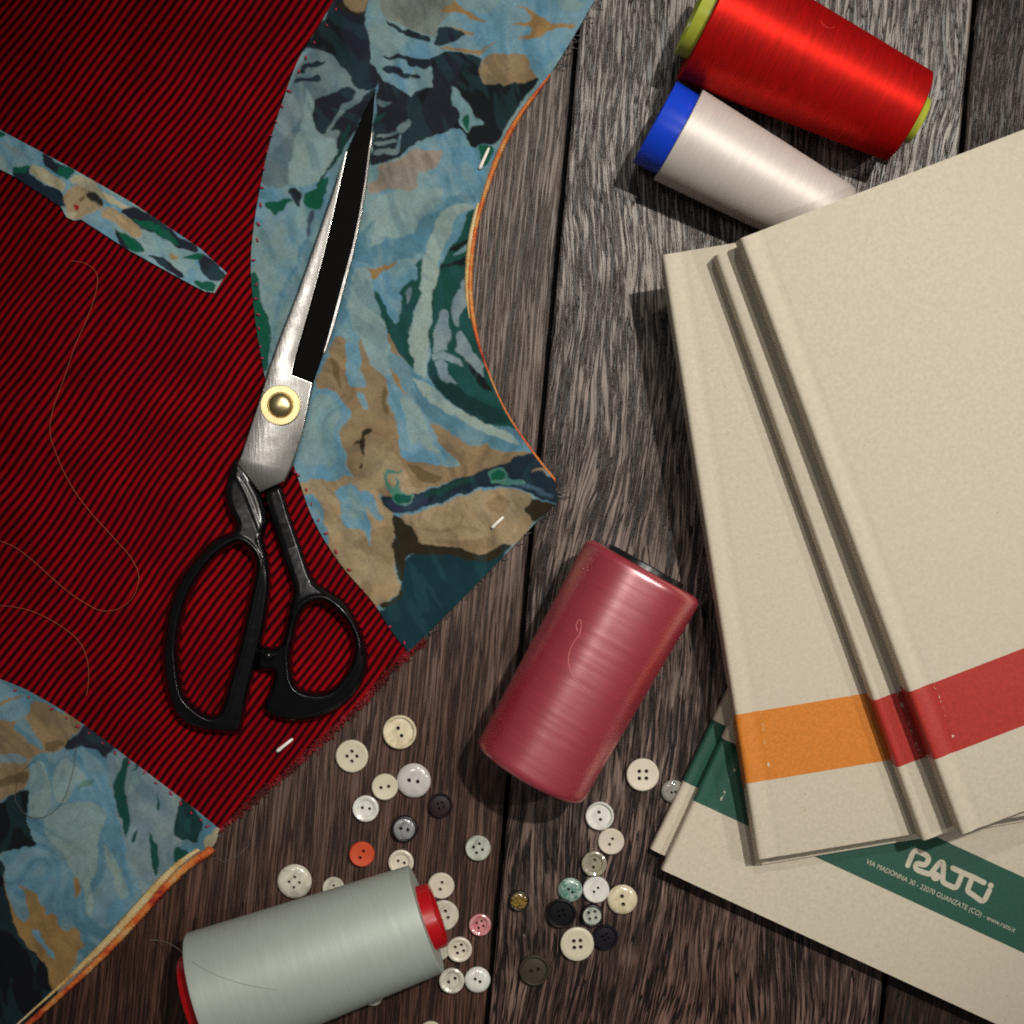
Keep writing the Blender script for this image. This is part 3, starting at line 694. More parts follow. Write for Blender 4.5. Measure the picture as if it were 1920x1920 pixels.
def overlock(name, path, width, mat, off=0.0, dens=3.2, seed=1, core=True):
    """overlocked border: a core cord crossed by slanting thread loops"""
    rnd = random.Random(seed); mb = MB(); P = [np.array(p[:2], float) for p in path]
    seg = [np.linalg.norm(P[i + 1] - P[i]) for i in range(len(P) - 1)]; tot = sum(seg); cum = [0]
    for s_ in seg: cum.append(cum[-1] + s_)
    def at(s_):
        s_ = max(0, min(tot - 1e-6, s_)); i = max(j for j in range(len(seg)) if cum[j] <= s_)
        t = (s_ - cum[i]) / seg[i]; d = (P[i + 1] - P[i]) / seg[i]
        return P[i] * (1 - t) + P[i + 1] * t, d
    n = int(tot / dens); core_p, core_r = [], []
    for i in range(n + 1):
        s_ = tot * i / n; p, d = at(s_); nrm = np.array([-d[1], d[0]]); w = width(i / n)
        c = p + nrm * off * w
        zb = z_cloth(*p) - 0.0004
        if i % 3 == 0: core_p.append(W(c[0], c[1], zb)); core_r.append(max(w * S * 0.42, 1e-5))
        if w < 1.5: continue
        sl = dens * 1.2 + rnd.uniform(-1, 1)
        q0 = c - nrm * w * (.5 + rnd.uniform(-.05, .08)) - d * sl * .5; q1 = c + nrm * w * (.5 + rnd.uniform(-.05, .1)) + d * sl * .5
        top = w * S * 0.44
        mb.tube([W(q0[0], q0[1], zb - 0.0003), W((q0[0] * 2 + q1[0]) / 3, (q0[1] * 2 + q1[1]) / 3, zb + top), W((q0[0] + q1[0] * 2) / 3, (q0[1] + q1[1] * 2) / 3, zb + top), W(q1[0], q1[1], zb - 0.0003)], 0.00026, 5)
    if core: mb.tube(core_p, core_r, 8)
    o = mb.build(name, mat, garment); return gchild(o)
i0 = next(i for i, p in enumerate(arm_s) if p[1] > 128)
arm_vis = arm_s[i0:]
def wid(t):
    pts = [(0, 4), (.06, 11), (.16, 17), (.28, 16), (.36, 12), (.52, 14), (.60, 13), (.68, 5), (.8, 4), (.9, 6), (1, 6)]
    for (a, b), (c, d) in zip(pts, pts[1:]):
        if a <= t <= c: return .66 * (b + (d - b) * (t - a) / (c - a))
    return 4
overlock('overlock_edge', arm_vis, wid, OVER, -0.15, 3.2, 3)
i1 = next(i for i, p in enumerate(arm_s) if p[1] > 375); i2 = next(i for i, p in enumerate(arm_s) if p[1] > 640)
overlock('overlock_edge', [(p[0] - 5, p[1]) for p in arm_s[i1:i2]], lambda t: 9 * math.sin(math.pi * min(1, .15 + t)) + 1, OVER_Y, 0.0, 3.0, 8)
overlock('overlock_edge', lout_s[6:], lambda t: 17 * (1 - .45 * t), OVER, -0.10, 3.4, 4)
overlock('overlock_edge', [(p[0] - 9, p[1] - 8) for p in lout_s[8:]], lambda t: (8 + 14 * math.sin(math.pi * min(1, t * 1.5))) * (1 - .6 * t), OVER_Y, 0.0, 3.4, 5)

# raw, fraying edge of the red cotton and loose fibres along the cut edges
mb = MB(); rnd = random.Random(5)
ra = densify([(800,1206),(765,1236),(700,1306),(640,1366),(560,1440),(480,1506),(412,1562)], 12)
for k in range(1500):
    i = rnd.randrange(len(ra) - 1); t = rnd.random(); p = np.array(ra[i]) * (1 - t) + np.array(ra[i + 1]) * t
    d = np.array(ra[i + 1]) - np.array(ra[i]); d /= np.linalg.norm(d); nrm = np.array([d[1], -d[0]])
    o_ = rnd.gauss(-9, 4.0); a = rnd.uniform(0, math.pi); ln = rnd.uniform(2.5, 6)
    if rnd.random() < .5: a = math.atan2(d[1], d[0]) + rnd.gauss(0, .5)
    q = p + nrm * o_; e = np.array([math.cos(a), math.sin(a)]) * ln
    z = 0.0009 + max(0, 1 - abs(o_ + 4) / 14) * rnd.uniform(0.0002, 0.0016)
    m_ = q + e * .5 + np.array([rnd.gauss(0, 1.5), rnd.gauss(0, 1.5)])
    mb.tube([W(q[0], q[1], z), W(m_[0], m_[1], z + .0004), W(q[0] + e[0], q[1] + e[1], z)], rnd.uniform(.00012, .00024), 4)
ed = tag(gchild(mb.build('frayed_edge', FRAY_RED, garment)), 'fraying cut edge of the red cotton', kind='stuff')
mb = MB()
def hairs(path, n, ln, spread, side):
    P = densify(path, 8)
    for k in range(n):
        i = rnd.randrange(len(P) - 1); p = np.array(P[i]); d = np.array(P[i + 1]) - p; d /= np.linalg.norm(d); nrm = np.array([-d[1], d[0]]) * side
        a = nrm * rnd.uniform(.4, 1) * ln + d * rnd.gauss(0, spread); b = a * .5 + d * rnd.gauss(0, 3)
        mb.tube([W(p[0] - nrm[0] * 3, p[1] - nrm[1] * 3, .0016), W(p[0] + b[0], p[1] + b[1], .0012), W(p[0] + a[0], p[1] + a[1], .0003)], .00012, 4)
hairs([(1115,0),(1080,60),(1035,130)], 26, 24, 9, -1)
hairs([(1030,880),(1046,940)], 12, 26, 10, -1)
hairs([(1046,940),(1000,985),(930,1058),(860,1130),(800,1190)], 30, 12, 12, -1)
hairs([(412,1556),(396,1590)], 6, 14, 6, -1)
mb.tube([W(*p) for p in [(395,1597,.001),(402,1610,.0008),(420,1616,.0006),(445,1606,.0006),(470,1580,.0005)]], .00012, 4)
tag(gchild(mb.build('loose_fibres', FRAY_DARK, garment)), 'thin fibres fraying from the cut floral edges', kind='stuff')

# pick stitches along the seam of the facings
PICK = plain('crimson_stitch_thread', (0.34, 0.012, 0.05), 0.6)
pts_up = [(630,18),(612,48),(590,80),(573,108),(561,134),(542,171),(528,199),(517,228),(507,254),(500,284),(494,316),(490,352),(488,384),(484,420),(482,450),(476,488),(480,534),(480,560),(484,590),(485,616),(489,650),(491,672),(552,885),(559,890),(574,918),(584,945),(598,975),(612,1000),(630,1034),(654,1068),(680,1106),(705,1137),(731,1175),(758,1205)]
pts_lo = [(28,1294),(53,1307),(97,1329),(126,1346),(146,1362),(168,1374),(192,1393),(217,1411),(242,1429),(271,1449),(292,1468),(320,1487),(340,1506),(358,1524),(377,1537),(390,1549)]
pm = MB(); pm.tube([Vector((-.0011, 0, 0)), Vector((-.0004, 0, .0006)), Vector((.0004, 0, .0006)), Vector((.0011, 0, 0))], [.0004, .0006, .0006, .0004], 7)
proto = None
for i, (x, y) in enumerate(pts_up + pts_lo):
    if proto is None: o = proto = pm.build('pick_stitch', PICK, garment)
    else: o = proto.copy(); COL.objects.link(o); o.parent = garment
    w = W(x + rnd.uniform(-1, 1), y, z_cloth(x, y) + .0002)
    sc = rnd.uniform(.5, .8)
    o.matrix_local = ginv @ Matrix.Translation(w) @ Matrix.Rotation(rnd.uniform(0, 3.1), 4, 'Z') @ Matrix.Scale(sc, 4)
# three white basting stitches
BASTE = plain('white_basting_thread', (0.85, 0.82, 0.74), 0.45)
for a, b in (((917,277),(899,317)), ((944,969),(922,990)), ((549,1385),(519,1409))):
    mb = MB(); za, zb = z_cloth(*a), z_cloth(*b)
    q = [W(a[0] + (b[0] - a[0]) * t, a[1] + (b[1] - a[1]) * t, za + (zb - za) * t + .0011 * math.sin(math.pi * (0.12 + .76 * t))) for t in [i / 8 for i in range(9)]]
    mb.tube(q, [.0004, .0006, .00065, .00065, .00065, .00065, .0007, .0008, .0006], 8)
    gchild(mb.build('basting_stitch', BASTE, garment))

# ================================================================== SCISSORS
STEEL = NT('brushed_steel'); co = STEEL.coord()
f = STEEL.noise(co, 130, 5, 0.65); f2 = STEEL.noise(STEEL.mapping(co, (900, 120, 1), rot=(0, 0, 0.28)), 1.0, 3)
STEEL.l(STEEL.mix(STEEL.ramp(f, [(0.3, 0.0), (0.7, 1.0)]), (0.27, 0.26, 0.245), (0.47, 0.455, 0.43)), STEEL.p.inputs['Base Color'])
STEEL.l(STEEL.ramp(f, [(0.3, 0.31), (0.7, 0.20)]), STEEL.p.inputs['Roughness']); STEEL.set(Metallic=1.0)
STEEL.bump(STEEL.math('ADD', f2, STEEL.math('MULTIPLY', f, 0.6)), 0.12, 0.0003); STEEL = STEEL.m
DARK_REFLECT = plain('dark_reflection_steel', (0.0025, 0.0025, 0.0025), 0.6, 0.0, 0.04, .2, 200)  # near-black colour stands in for the dark reflection in the ground steel
ENAMEL = plain('black_enamel', (0.003, 0.003, 0.004), 0.23, 0.0, 0.42, .2, 200, bump=.05, bscale=500)
BRASS = plain('brass', (0.78, 0.63, 0.33), 0.32, 1.0, .5, .08, 400)

sc = empty('tailor_scissors', W(526, 760, 0.002))
tag(sc, 'long steel tailor scissors with black handles and brass pivot, lying across the garment', 'scissors')
sinv = Matrix.Translation(-Vector(sc.location))
def schild(o): o.parent = sc; o.matrix_local = sinv @ Matrix.Translation(o.location); return o
X4 = lambda pts: [(240 + a * .3125, 840 + b * .3125) for a, b in pts]
z0 = 0.0032
lower = [(702,172),(696,240),(688,330),(666,450),(640,540),(606,660),(588,712),(570,800),(542,892),(488,918),(446,868),(482,770),(530,630),(590,470),(640,330),(680,215)]
schild(curve_solid('lower_blade', lower, [], z0 - .0006, z0 + .0022, .0004, DARK_REFLECT, sc, 1, 2, False))
silver = [(662,255),(643,303),(625,356),(592,452),(560,543),(529,622),(504,692),(480,768),(450,858),(444,870),(487,923),(533,903),(543,882),(566,818),(586,717),(547,702),(556,664),(584,566),(606,486),(626,402),(642,330),(652,285)]
o = schild(curve_solid('blade', silver, [], z0 + .0022, z0 + .0046, .0005, STEEL, sc, 1, 3, False)); smooth_by_angle(o, 30)
hollow = [(701,172),(690,198),(676,226),(663,256),(653,287),(643,332),(627,403),(607,487),(585,567),(557,665),(548,702),(587,716),(600,676),(624,606),(648,520),(668,448),(686,330),(695,245),(700,205)]
o = schild(curve_solid('hollow_grind', hollow, [], z0 + .0022, z0 + .0040, .0003, DARK_REFLECT, sc, 1, 2, False))
edge = [(699,240),(694,290),(688,340),(676,412),(663,475),(648,530),(628,605),(612,655),(604,668),(612,640),(624,596),(643,524),(660,462),(672,405),(684,335),(692,270)]
schild(curve_solid('cutting_edge', edge, [], z0 + .0022, z0 + .0043, .0002, STEEL, sc, 1, 1, False))
big_out = X4([(640,70),(600,180),(580,270),(600,370),(640,455),(615,500),(520,540),(400,660),(300,800),(240,960),(210,1150),(205,1300),(240,1500),(310,1630),(420,1690),(540,1708),(650,1712),(682,1680),(720,1500),(770,1300),(820,1100),(850,900),(856,790),(842,660),(818,560),(822,500),(838,450),(826,370),(800,290),(770,230),(700,110)])
big_in = X4([(670,582),(740,645),(756,730),(722,900),(660,1180),(600,1400),(552,1565),(500,1600),(420,1560),(340,1470),(310,1300),(308,1150),(350,950),(420,800),(530,660),(610,600)])
def handle(name, out, hole, zb, top, ridges):
    O = np.array(smooth_path(out, 6, True), float); Q = np.array(smooth_path(hole, 8, True), float)
    def dist(ring, X, Y):
        A, B = ring, np.roll(ring, -1, 0); D = B - A; L2 = (D ** 2).sum(1) + 1e-9; d = np.full(X.shape, 1e9)
        for (ax, ay), (dx, dy), l2 in zip(A, D, L2):
            t = np.clip(((X - ax) * dx + (Y - ay) * dy) / l2, 0, 1)
            d = np.minimum(d, np.hypot(X - ax - dx * t, Y - ay - dy * t))
        return d
    def zf(X, Y):
        do, di = dist(O, X, Y), dist(Q, X, Y)
        ri = np.sqrt(1 - (1 - np.clip(di / 12, 0, 1)) ** 2 * .97); ro = np.sqrt(1 - (1 - np.clip(do / 14, 0, 1)) ** 2 * .97)
        fall = np.clip((di - 12) * S * .16, 0, top * .6)
        crest = .00055 * np.exp(-((di - 12.5) / 3.8) ** 2)
        for line, sg, hgt in ridges:
            L_ = np.array(smooth_path(X4(line), 5)); d = np.full(X.shape, 1e9)
            for (ax, ay), (bx, by) in zip(L_[:-1], L_[1:]):
                dx, dy = bx - ax, by - ay; t = np.clip(((X - ax) * dx + (Y - ay) * dy) / (dx * dx + dy * dy + 1e-9), 0, 1)
                d = np.minimum(d, np.hypot(X - ax - dx * t, Y - ay - dy * t))
            crest = np.maximum(crest, hgt * np.exp(-(d / sg) ** 2))
        pit = (vnoise(X, Y, 9, 51) - .5) * .00005
        return (top - fall + crest) * ri * ro + pit
    return schild(cloth(name, O, 1.6, zb, .0022, ENAMEL, sc, None, 0, zf, [Q]))
handle('large_handle', big_out, big_in, z0 + .0012, .0060, [([(652,175),(700,260),(745,370),(790,490)], 4.0, .0003), ([(790,560),(838,700),(828,900),(776,1200),(700,1500),(655,1670)], 7.5, .0006)])
sm_out = X4([(836,250),(915,232),(968,400),(1046,620),(1115,785),(1200,850),(1300,920),(1380,1050),(1430,1190),(1435,1320),(1390,1440),(1300,1540),(1150,1620),(1000,1642),(900,1625),(832,1588),(815,1530),(850,1450),(866,1345),(780,1332),(770,1260),(790,1195),(900,1188),(940,1080),(965,950),(985,850),(955,740),(900,560),(850,400),(824,300)])
sm_in = X4([(1150,932),(1215,962),(1300,1050),(1345,1150),(1342,1250),(1300,1350),(1230,1430),(1150,1460),(1060,1450),(1003,1400),(985,1270),(1000,1150),(1030,1030),(1080,955)])
handle('small_handle', sm_out, sm_in, z0 + .0012, .0056, [([(905,250),(960,420),(1020,600),(1092,790)], 4.0, .0003)])
mb = MB(); R = 37 * S
mb.lathe([(R, 0), (R, .0009), (R * .97, .0012), (R * .66, .0012), (R * .62, .0008), (0, .0008)], 56)
o = mb.build('pivot_washer', BRASS, sc); o.location = W(526.5, 760, z0 + .0046); schild(o); smooth_by_angle(o, 35)
mb = MB(); mb.lathe([(R * .61 * math.cos(t), .0008 + .0022 * math.sin(t)) for t in [i * math.pi / 2 / 10 for i in range(10)]] + [(0, .0030)], 48)
o = mb.build('pivot_screw', BRASS, sc); o.location = W(526.5, 760, z0 + .0047); schild(o)
mb = MB(); mb.lathe([(.0018, 0), (.0018, .001), (.0012, .002), (0, .0023)], 20)
o = mb.build('stop_pin', ENAMEL, sc); o.location = W(504, 1229, z0 + .0070); schild(o)

# ================================================================== SPOOLS
def thread_mat(name, color, gloss, fac, rough=0.46, streak=0.2, bump=0.1):
    """dull dyed fibre with the satin sheen of tightly wound thread"""
    M = NT(name); co = M.coord('Object')
    sep = M.n('ShaderNodeSeparateXYZ'); M.l(co, sep.inputs[0])
    ang = M.math('ARCTAN2', sep.outputs[1], sep.outputs[0])
    cmb = M.n('ShaderNodeCombineXYZ'); M.l(sep.outputs[2], cmb.inputs[0]); M.l(M.math('MULTIPLY', ang, 0.022), cmb.inputs[1])
    v = cmb.outputs[0]
    a = M.noise(M.mapping(v, (2100, 60, 1)), 1.0, 3, 0.65)
    b = M.noise(M.mapping(v, (1500, 130, 1), rot=(0, 0, 0.22)), 1.0, 2); b2 = M.noise(M.mapping(v, (1500, 130, 1), rot=(0, 0, -0.22)), 1.0, 2)
    c = M.noise(M.mapping(v, (180, 40, 1)), 1.0, 3)
    g = M.math('ADD', M.math('MULTIPLY', a, 0.45), M.math('ADD', M.math('MULTIPLY', M.math('ADD', b, b2), 0.2), M.math('MULTIPLY', c, 0.15)))
    shade = M.ramp(g, [(0.38, 0.0), (0.62, 1.0)])
    colr = M.mix(shade, tuple(x * (1 - streak) for x in color), tuple(min(1, x * (1 + streak)) for x in color))
    M.l(colr, M.p.inputs['Base Color']); M.set(Roughness=.7); M.p.inputs['Specular IOR Level'].default_value = .15
    nrm = M.bump(g, bump, 0.0003)
    gl = M.n('ShaderNodeBsdfGlossy'); gl.inputs['Roughness'].default_value = rough
    M.l(M.mix(shade, tuple(x * (1 - streak) for x in gloss), gloss), gl.inputs['Color']); M.l(nrm, gl.inputs['Normal'])
    mx = M.n('ShaderNodeMixShader'); mx.inputs[0].default_value = fac
    M.l(M.p.outputs[0], mx.inputs[1]); M.l(gl.outputs[0], mx.inputs[2])
    M.l(mx.outputs[0], M.t.nodes['Material Output'].inputs['Surface'])
    return M.m
def plastic(name, color): return plain(name, color, 0.28, 0, 0.5, .06, 200)

def spool(name, label, cA, cB, rA, rB, tA, tB, pA, pB, tube_mat, th_mat, round_A=2, round_B=2, dome_B=0):
    """thread wound on a cone, lying on its side from A to B; sizes in photo pixels at its own height"""
    zA, zB = rA * S * .965, rB * S * .965
    A, B = W(*cA, zA), W(*cB, zB)
    k = (H - zA) / H
    rA, rB, tA, tB, pA, pB, ra, rb = (q * S * k for q in (rA, rB, tA, tB, pA, pB, round_A, round_B))
    ax = B - A; L = ax.length
    root = empty(name, A); root.rotation_mode = 'QUATERNION'; root.rotation_quaternion = ax.normalized().to_track_quat('Z', 'Y')
    tag(root, label, 'thread spool', 'spools of sewing thread on the table')
    prof = [(tA * .995, 0.0)]
    for i in range(7):
        t = math.pi / 2 * i / 6; prof.append((rA - ra + ra * math.sin(t), ra - ra * math.cos(t)))
    n = 90; rr = random.Random(len(label))
    for i in range(1, n):
        t = i / n; z = ra + (L - rb - ra) * t
        prof.append((rA + (rB - rA) * t + rr.uniform(-.000025, .000025), z))
    for i in range(7):
        t = math.pi / 2 * i / 6; prof.append((rB - rb + rb * math.cos(t), L - rb + rb * math.sin(t)))
    prof.append((tB * .995, L))
    mb = MB(); mb.lathe(prof, 96); mb.build('winding', th_mat, root)
    w = .0018
    mb = MB()
    mb.lathe([(tA - w, -pA + .0004), (tA - w * .5, -pA), (tA - .0003, -pA), (tA, -pA + .0004), (tB, L + pB - .0004), (tB - .0003, L + pB), (tB - w * .5, L + pB), (tB - w, L + pB - .0004)], 72, closed=True)
    o = mb.build('tube', tube_mat, root); smooth_by_angle(o, 45)
    root['_r'] = (rA, rB, L); return root

sp_red = spool('thread_spool', 'bright red thread spool on a lime green tube, at the top edge', (1324,33), (1703,218), 124, 91, 83, 46, 25, 22,
    plastic('lime_plastic', (0.42, 0.48, 0.05)), thread_mat('red_thread', (0.34, 0.0006, 0.001), (1, .03, .015), .24, .40, .34), 3, 3)
sp_white = spool('thread_spool', 'white thread spool with a blue tube end, tucked against the book stack', (1271,253), (1576,422), 93, 74, 84, 60, 50, 1,
    plastic('blue_plastic', (0.006, 0.052, 0.60)), thread_mat('white_thread', (0.55, 0.50, 0.46), (1, .94, .88), .16, .50, .08), 2, 24)
sp_pink = spool('thread_spool', 'dusky rose pink thread spool standing alone in the middle of the table', (991,1453), (1208,1066), 113, 121, 60, 79, 2, 10,
    plastic('black_plastic', (0.008, 0.009, 0.009)), thread_mat('rose_thread', (0.42, 0.010, 0.036), (1, .70, .72), .44, .33, .14), 16, 16)
sp_sea = spool('thread_spool', 'pale grey green thread spool on a red tube, over some of the buttons', (388,1871), (799,1722), 125, 104, 88, 61, 26, 24,
    plastic('red_plastic', (0.42, 0.004, 0.008)), thread_mat('sea_thread', (0.38, 0.435, 0.395), (.95, 1, .94), .12, .52, .07), 2, 2)
def loose_end(root, pts, r, mat):
    """thread end lying on the winding; points are (x, y) on the winding or (x, y, z) off it"""
    inv = root.matrix_basis.inverted(); rA, rB, L = root['_r']; mb = MB(); q = []
    for p in smooth_path(pts, 8):
        if len(p) == 3: q.append(inv @ W(p[0], p[1], p[2])); continue
        z = .062
        while z > 0:
            c = inv @ W(p[0], p[1], z); t = min(1, max(0, c.z / L))
            if math.hypot(c.x, c.y) <= rA + (rB - rA) * t + r * 1.1: break
            z -= .0001
        q.append(c)
    mb.tube(q, r, 5)
    return mb.build('loose_thread_end', mat, root)
TH_PINK = plain('pale_rose_thread', (0.60, 0.20, 0.19), .5)
TH_SEA = plain('grey_green_thread', (0.36, 0.36, 0.32), .5)
TH_RED = plain('scarlet_thread', (0.6, 0.02, 0.02), .5)
bpy.context.view_layer.update()
loose_end(sp_pink, [(1083,1185),(1080,1172),(1086,1162),(1090,1170),(1086,1190),(1075,1205),(1067,1225),(1066,1245),(1074,1268),(1090,1285),(1106,1300)], .00012, TH_PINK)
loose_end(sp_sea, [(362,1803),(375,1813),(410,1830),(460,1846),(520,1856)], .00012, TH_SEA)
loose_end(sp_sea, [(280,1763,.0006),(296,1763,.003),(310,1766,.010),(325,1773,.020),(340,1784,.030),(352,1794,.036),(364,1804,.0405)], .00012, TH_SEA)
loose_end(sp_red, [(1538,38),(1545,48),(1556,53),(1566,50)], .00014, TH_RED)

# ================================================================== BOOKS
def cover_mat():
    M = NT('cream_cover_paper'); co = M.coord('Object')
    a = M.noise(co, 700, 4, .6); b = M.noise(co, 12, 2); sp = M.noise(co, 800, 1)
    c = M.mix(M.ramp(a, [(0.3, 0.0), (0.7, 1.0)]), (0.50, 0.45, 0.355), (0.59, 0.53, 0.425))
    c = M.mix(M.ramp(b, [(0.4, 0.0), (0.6, 0.25)]), c, (0.55, 0.50, 0.40))
    c = M.mix(M.ramp(sp, [(0.745, 0.0), (0.775, 0.55)]), c, (0.30, 0.22, 0.14))
    M.l(c, M.p.inputs['Base Color']); M.set(Roughness=.62); M.p.inputs['Specular IOR Level'].default_value = .35
    M.bump(a, .12, .0002); return M.m
COVER = cover_mat()
PAGES = NT('page_edges'); co = PAGES.coord()
f = PAGES.noise(PAGES.mapping(co, (30, 30, 2600)), 1.0, 2)
PAGES.l(PAGES.mix(f, (0.42, 0.38, 0.31), (0.66, 0.61, 0.52)), PAGES.p.inputs['Base Color']); PAGES.set(Roughness=.8); PAGES = PAGES.m
def band_mat(name, color):
    M = NT(name); co = M.coord('Object'); a = M.noise(co, 900, 4, .65); wr = M.noise(co, 420, 4, .7)
    c = M.mix(M.ramp(a, [(0.3, 0.0), (0.7, 1.0)]), tuple(x * .84 for x in color), tuple(min(1, x * 1.14) for x in color))
    sep = M.n('ShaderNodeSeparateXYZ'); M.l(co, sep.inputs[0])
    # ink worn off along the hinge
    near = M.math('LESS_THAN', M.math('ABSOLUTE', M.math('SUBTRACT', sep.outputs[0], .0093)), .0004)
    worn = M.math('MULTIPLY', near, M.ramp(wr, [(0.56, 0.0), (0.62, 0.9)]))
    c = M.mix(worn, c, (0.62, 0.55, 0.42))
    M.l(c, M.p.inputs['Base Color']); M.set(Roughness=.42); M.p.inputs['Specular IOR Level'].default_value = .4
    M.bump(a, .1, .0002); return M.m
B_GREEN = band_mat('green_band_ink', (0.018, 0.085, 0.058)); B_ORANGE = band_mat('orange_band_ink', (0.60, 0.20, 0.028)); B_RED = band_mat('red_band_ink', (0.40, 0.032, 0.026))
INK = plain('pale_print', (0.50, 0.46, 0.36), .6)

BOOK_W = 0.185
def book(name, label, foot_px, up_px, z0, z1, band, board, shear=0.0, lift=None, width=BOOK_W, group=None):
    t = z1 - z0
    p = W(foot_px[0], foot_px[1], z1); q = W(up_px[0], up_px[1], z1 + (lift or 0))
    yv = q - p
    BOOK_L = yv.length if lift is not None else 0.226
    yv.normalize(); xv = Vector((yv.y, -yv.x, 0)).normalized(); zv = xv.cross(yv)
    root = empty(name); root.matrix_world = Matrix.Translation(p - zv * t) @ Matrix((xv, yv, zv)).transposed().to_4x4()
    tag(root, label, 'book', group); root['_L'] = BOOK_L
    r = min(.0016, t * .35)
    def outer(off):
        P = [(width + off, -off)]
        for i in range(6):
            a = math.pi / 2 * i / 5; P.append((r - (r + off) * math.sin(a), r - (r + off) * math.cos(a)))
        for i in range(6):
            a = math.pi / 2 * i / 5; P.append((r - (r + off) * math.cos(a), t - r + (r + off) * math.sin(a)))
        P += [(.0040, t + off), (.0052, t - .00035 + off), (.0070, t - .00055 + off), (.0086, t - .0002 + off), (.0098, t + off)]
        P += [(width + off, t + off)]
        return P
    inner = [(width, t - board), (board + .0004, t - board), (board + .0004, board), (width, board)]
    sh = lambda z: -shear * (1 if z < t * .5 else 0)     # the back board sits a little lower
    prof = outer(0) + inner
    V, F = [], []; n = len(prof)
    for y in (0, BOOK_L):
        for x, z in prof: V.append((x, y + sh(z), z))
    for k in range(n): F.append((k, (k + 1) % n, n + (k + 1) % n, n + k))
    # boards and spine close the ends as strips between outer and inner outlines
    no = n - 4; top_i = [i for i in range(no) if prof[i][1] > t * .5]; bot_i = [i for i in range(no) if prof[i][1] <= t * .5]
    for s, rev in ((0, False), (n, True)):
        f1 = [s + i for i in bot_i] + [s + n - 2, s + n - 1]
        f2 = [s + i for i in top_i] + [s + no, s + no + 1]
        f3 = [s + bot_i[-1], s + top_i[0], s + no + 1, s + no + 2]
        for f_ in (f1, f2, f3): F.append(tuple(reversed(f_)) if rev else tuple(f_))
    o = mesh('cover', V, F, COVER, root, False)
    smooth_by_angle(o, 28)
    # printed band wraps back cover, spine and front cover
    a, b = 0.0292, 0.0555
    pr = outer(.00012); V, F = [], []
    for y in (a, b):
        for x, z in pr: V.append((x, y + sh(z), z))
    n = len(pr)
    for k in range(n - 1): F.append((k, k + 1, n + k + 1, n + k))
    ob = mesh('printed_band', V, F, band, root, False); smooth_by_angle(ob, 28)
    mb = MB(); mb.box((board + .001, .0035, board + .0002), (width - .004, BOOK_L - .0035, t - board - .0002))
    mb.build('page_block', PAGES, root, False)
    return root
LIFT = .012                         # the upper three are propped up by the white spool
GRP = 'cream hardback sample books in the stack'
g2 = book('hardback_book', 'lowest cream book of the stack, its green banded spine peeking out beside the clear button', (1220,1592), (1220 + .437 * 900, 1592 - .8995 * 900), .0002, .0056, B_GREEN, .0012, group=GRP)
g1 = book('hardback_book', 'cream book with a wide green band and white lettering, under the orange banded book', (1241,1631), (1241 + .4185 * 900, 1631 - .908 * 900), .0058, .0112, B_GREEN, .0013, group=GRP)
bo = book('hardback_book', 'cream book with an orange band, below the two red banded books', (1422,1612), (1242,478), .0115, .0245, B_ORANGE, .0020, .0055, LIFT, group=GRP)
bl = book('hardback_book', 'thin cream book with a red banded worn spine, second from the top of the stack', (1731,1577), (1342,478), .0247, .0335, B_RED, .0016, .0, LIFT, group=GRP)
bu = book('hardback_book', 'thick cream book with a broad red band, topmost of the stack', (1804,1565), (1388,447), .0337, .0462, B_RED, .0020, .0, LIFT, group=GRP)

# writing on the green band: the maker's wordmark and its address line
bpy.context.view_layer.update()
ginvb = g1.matrix_world.inverted()
ZT = .0112 + .00012
def L7(a, b): 
    v = ginvb @ W(1560 + a * .1875, 1540 + b * .1875, ZT); return Vector((v.x, v.y, 0))
zl = .0054 + .00022
V, F = [], []
LAY = [0]
def stroke(pts, w, closed=False):
    LAY[0] += 1; zs = zl + LAY[0] * .000012
    P = [L7(*p) for p in smooth_path(pts, 6)]; s = len(V); n = len(P)
    for i, p in enumerate(P):
        d = (P[min(i + 1, n - 1)] - P[max(i - 1, 0)]).normalized(); nn = Vector((-d.y, d.x, 0))
        V.append((p + nn * w) + Vector((0, 0, zs))); V.append((p - nn * w) + Vector((0, 0, zs)))
    for i in range(n - 1): F.append((s + 2 * i + 1, s + 2 * i + 3, s + 2 * i + 2, s + 2 * i))
    for c in (P[0], P[-1]): dot(c, w)
def dot(c, r, dz=0.0):
    LAY[0] += 1; dz = LAY[0] * .000012
    s = len(V)
    for k in range(20): V.append(c + Vector((r * math.cos(k * math.pi / 10), r * math.sin(k * math.pi / 10), zl + dz)))
    F.append(tuple(range(s, s + 20)))
w = 26 * .1875 * S
stroke([(757,440),(775,395),(800,330),(822,302),(850,298),(900,318),(945,342),(963,370),(955,405),(930,432),(900,432),(865,420),(842,430),(836,455),(850,482),(900,505),(955,524)], w)
stroke([(955,524),(978,524),(1000,505),(1040,455),(1075,415),(1096,408),(1112,428),(1112,500),(1106,580),(1120,612),(1170,640),(1222,660),(1248,648),(1268,605),(1305,515)], w)
stroke([(1207,466),(1300,510),(1420,562),(1518,612)], w)
stroke([(1400,560),(1378,620),(1358,675),(1366,705),(1410,735),(1485,790),(1515,788),(1535,765),(1572,690)], w)
dot(L7(1035,550), 47 * .1875 * S, .00002); dot(L7(1585,640), 29 * .1875 * S, .00002)
lg = mesh('logo', V, F, INK, g1, False)
fc = bpy.data.curves.new('address', 'FONT'); fc.body = 'VIA MADONNA 30 - 22070 GUANZATE (CO) - www.ratti.it'; fc.size = 1.0
tmp = bpy.data.objects.new('address_tmp', fc); COL.objects.link(tmp)
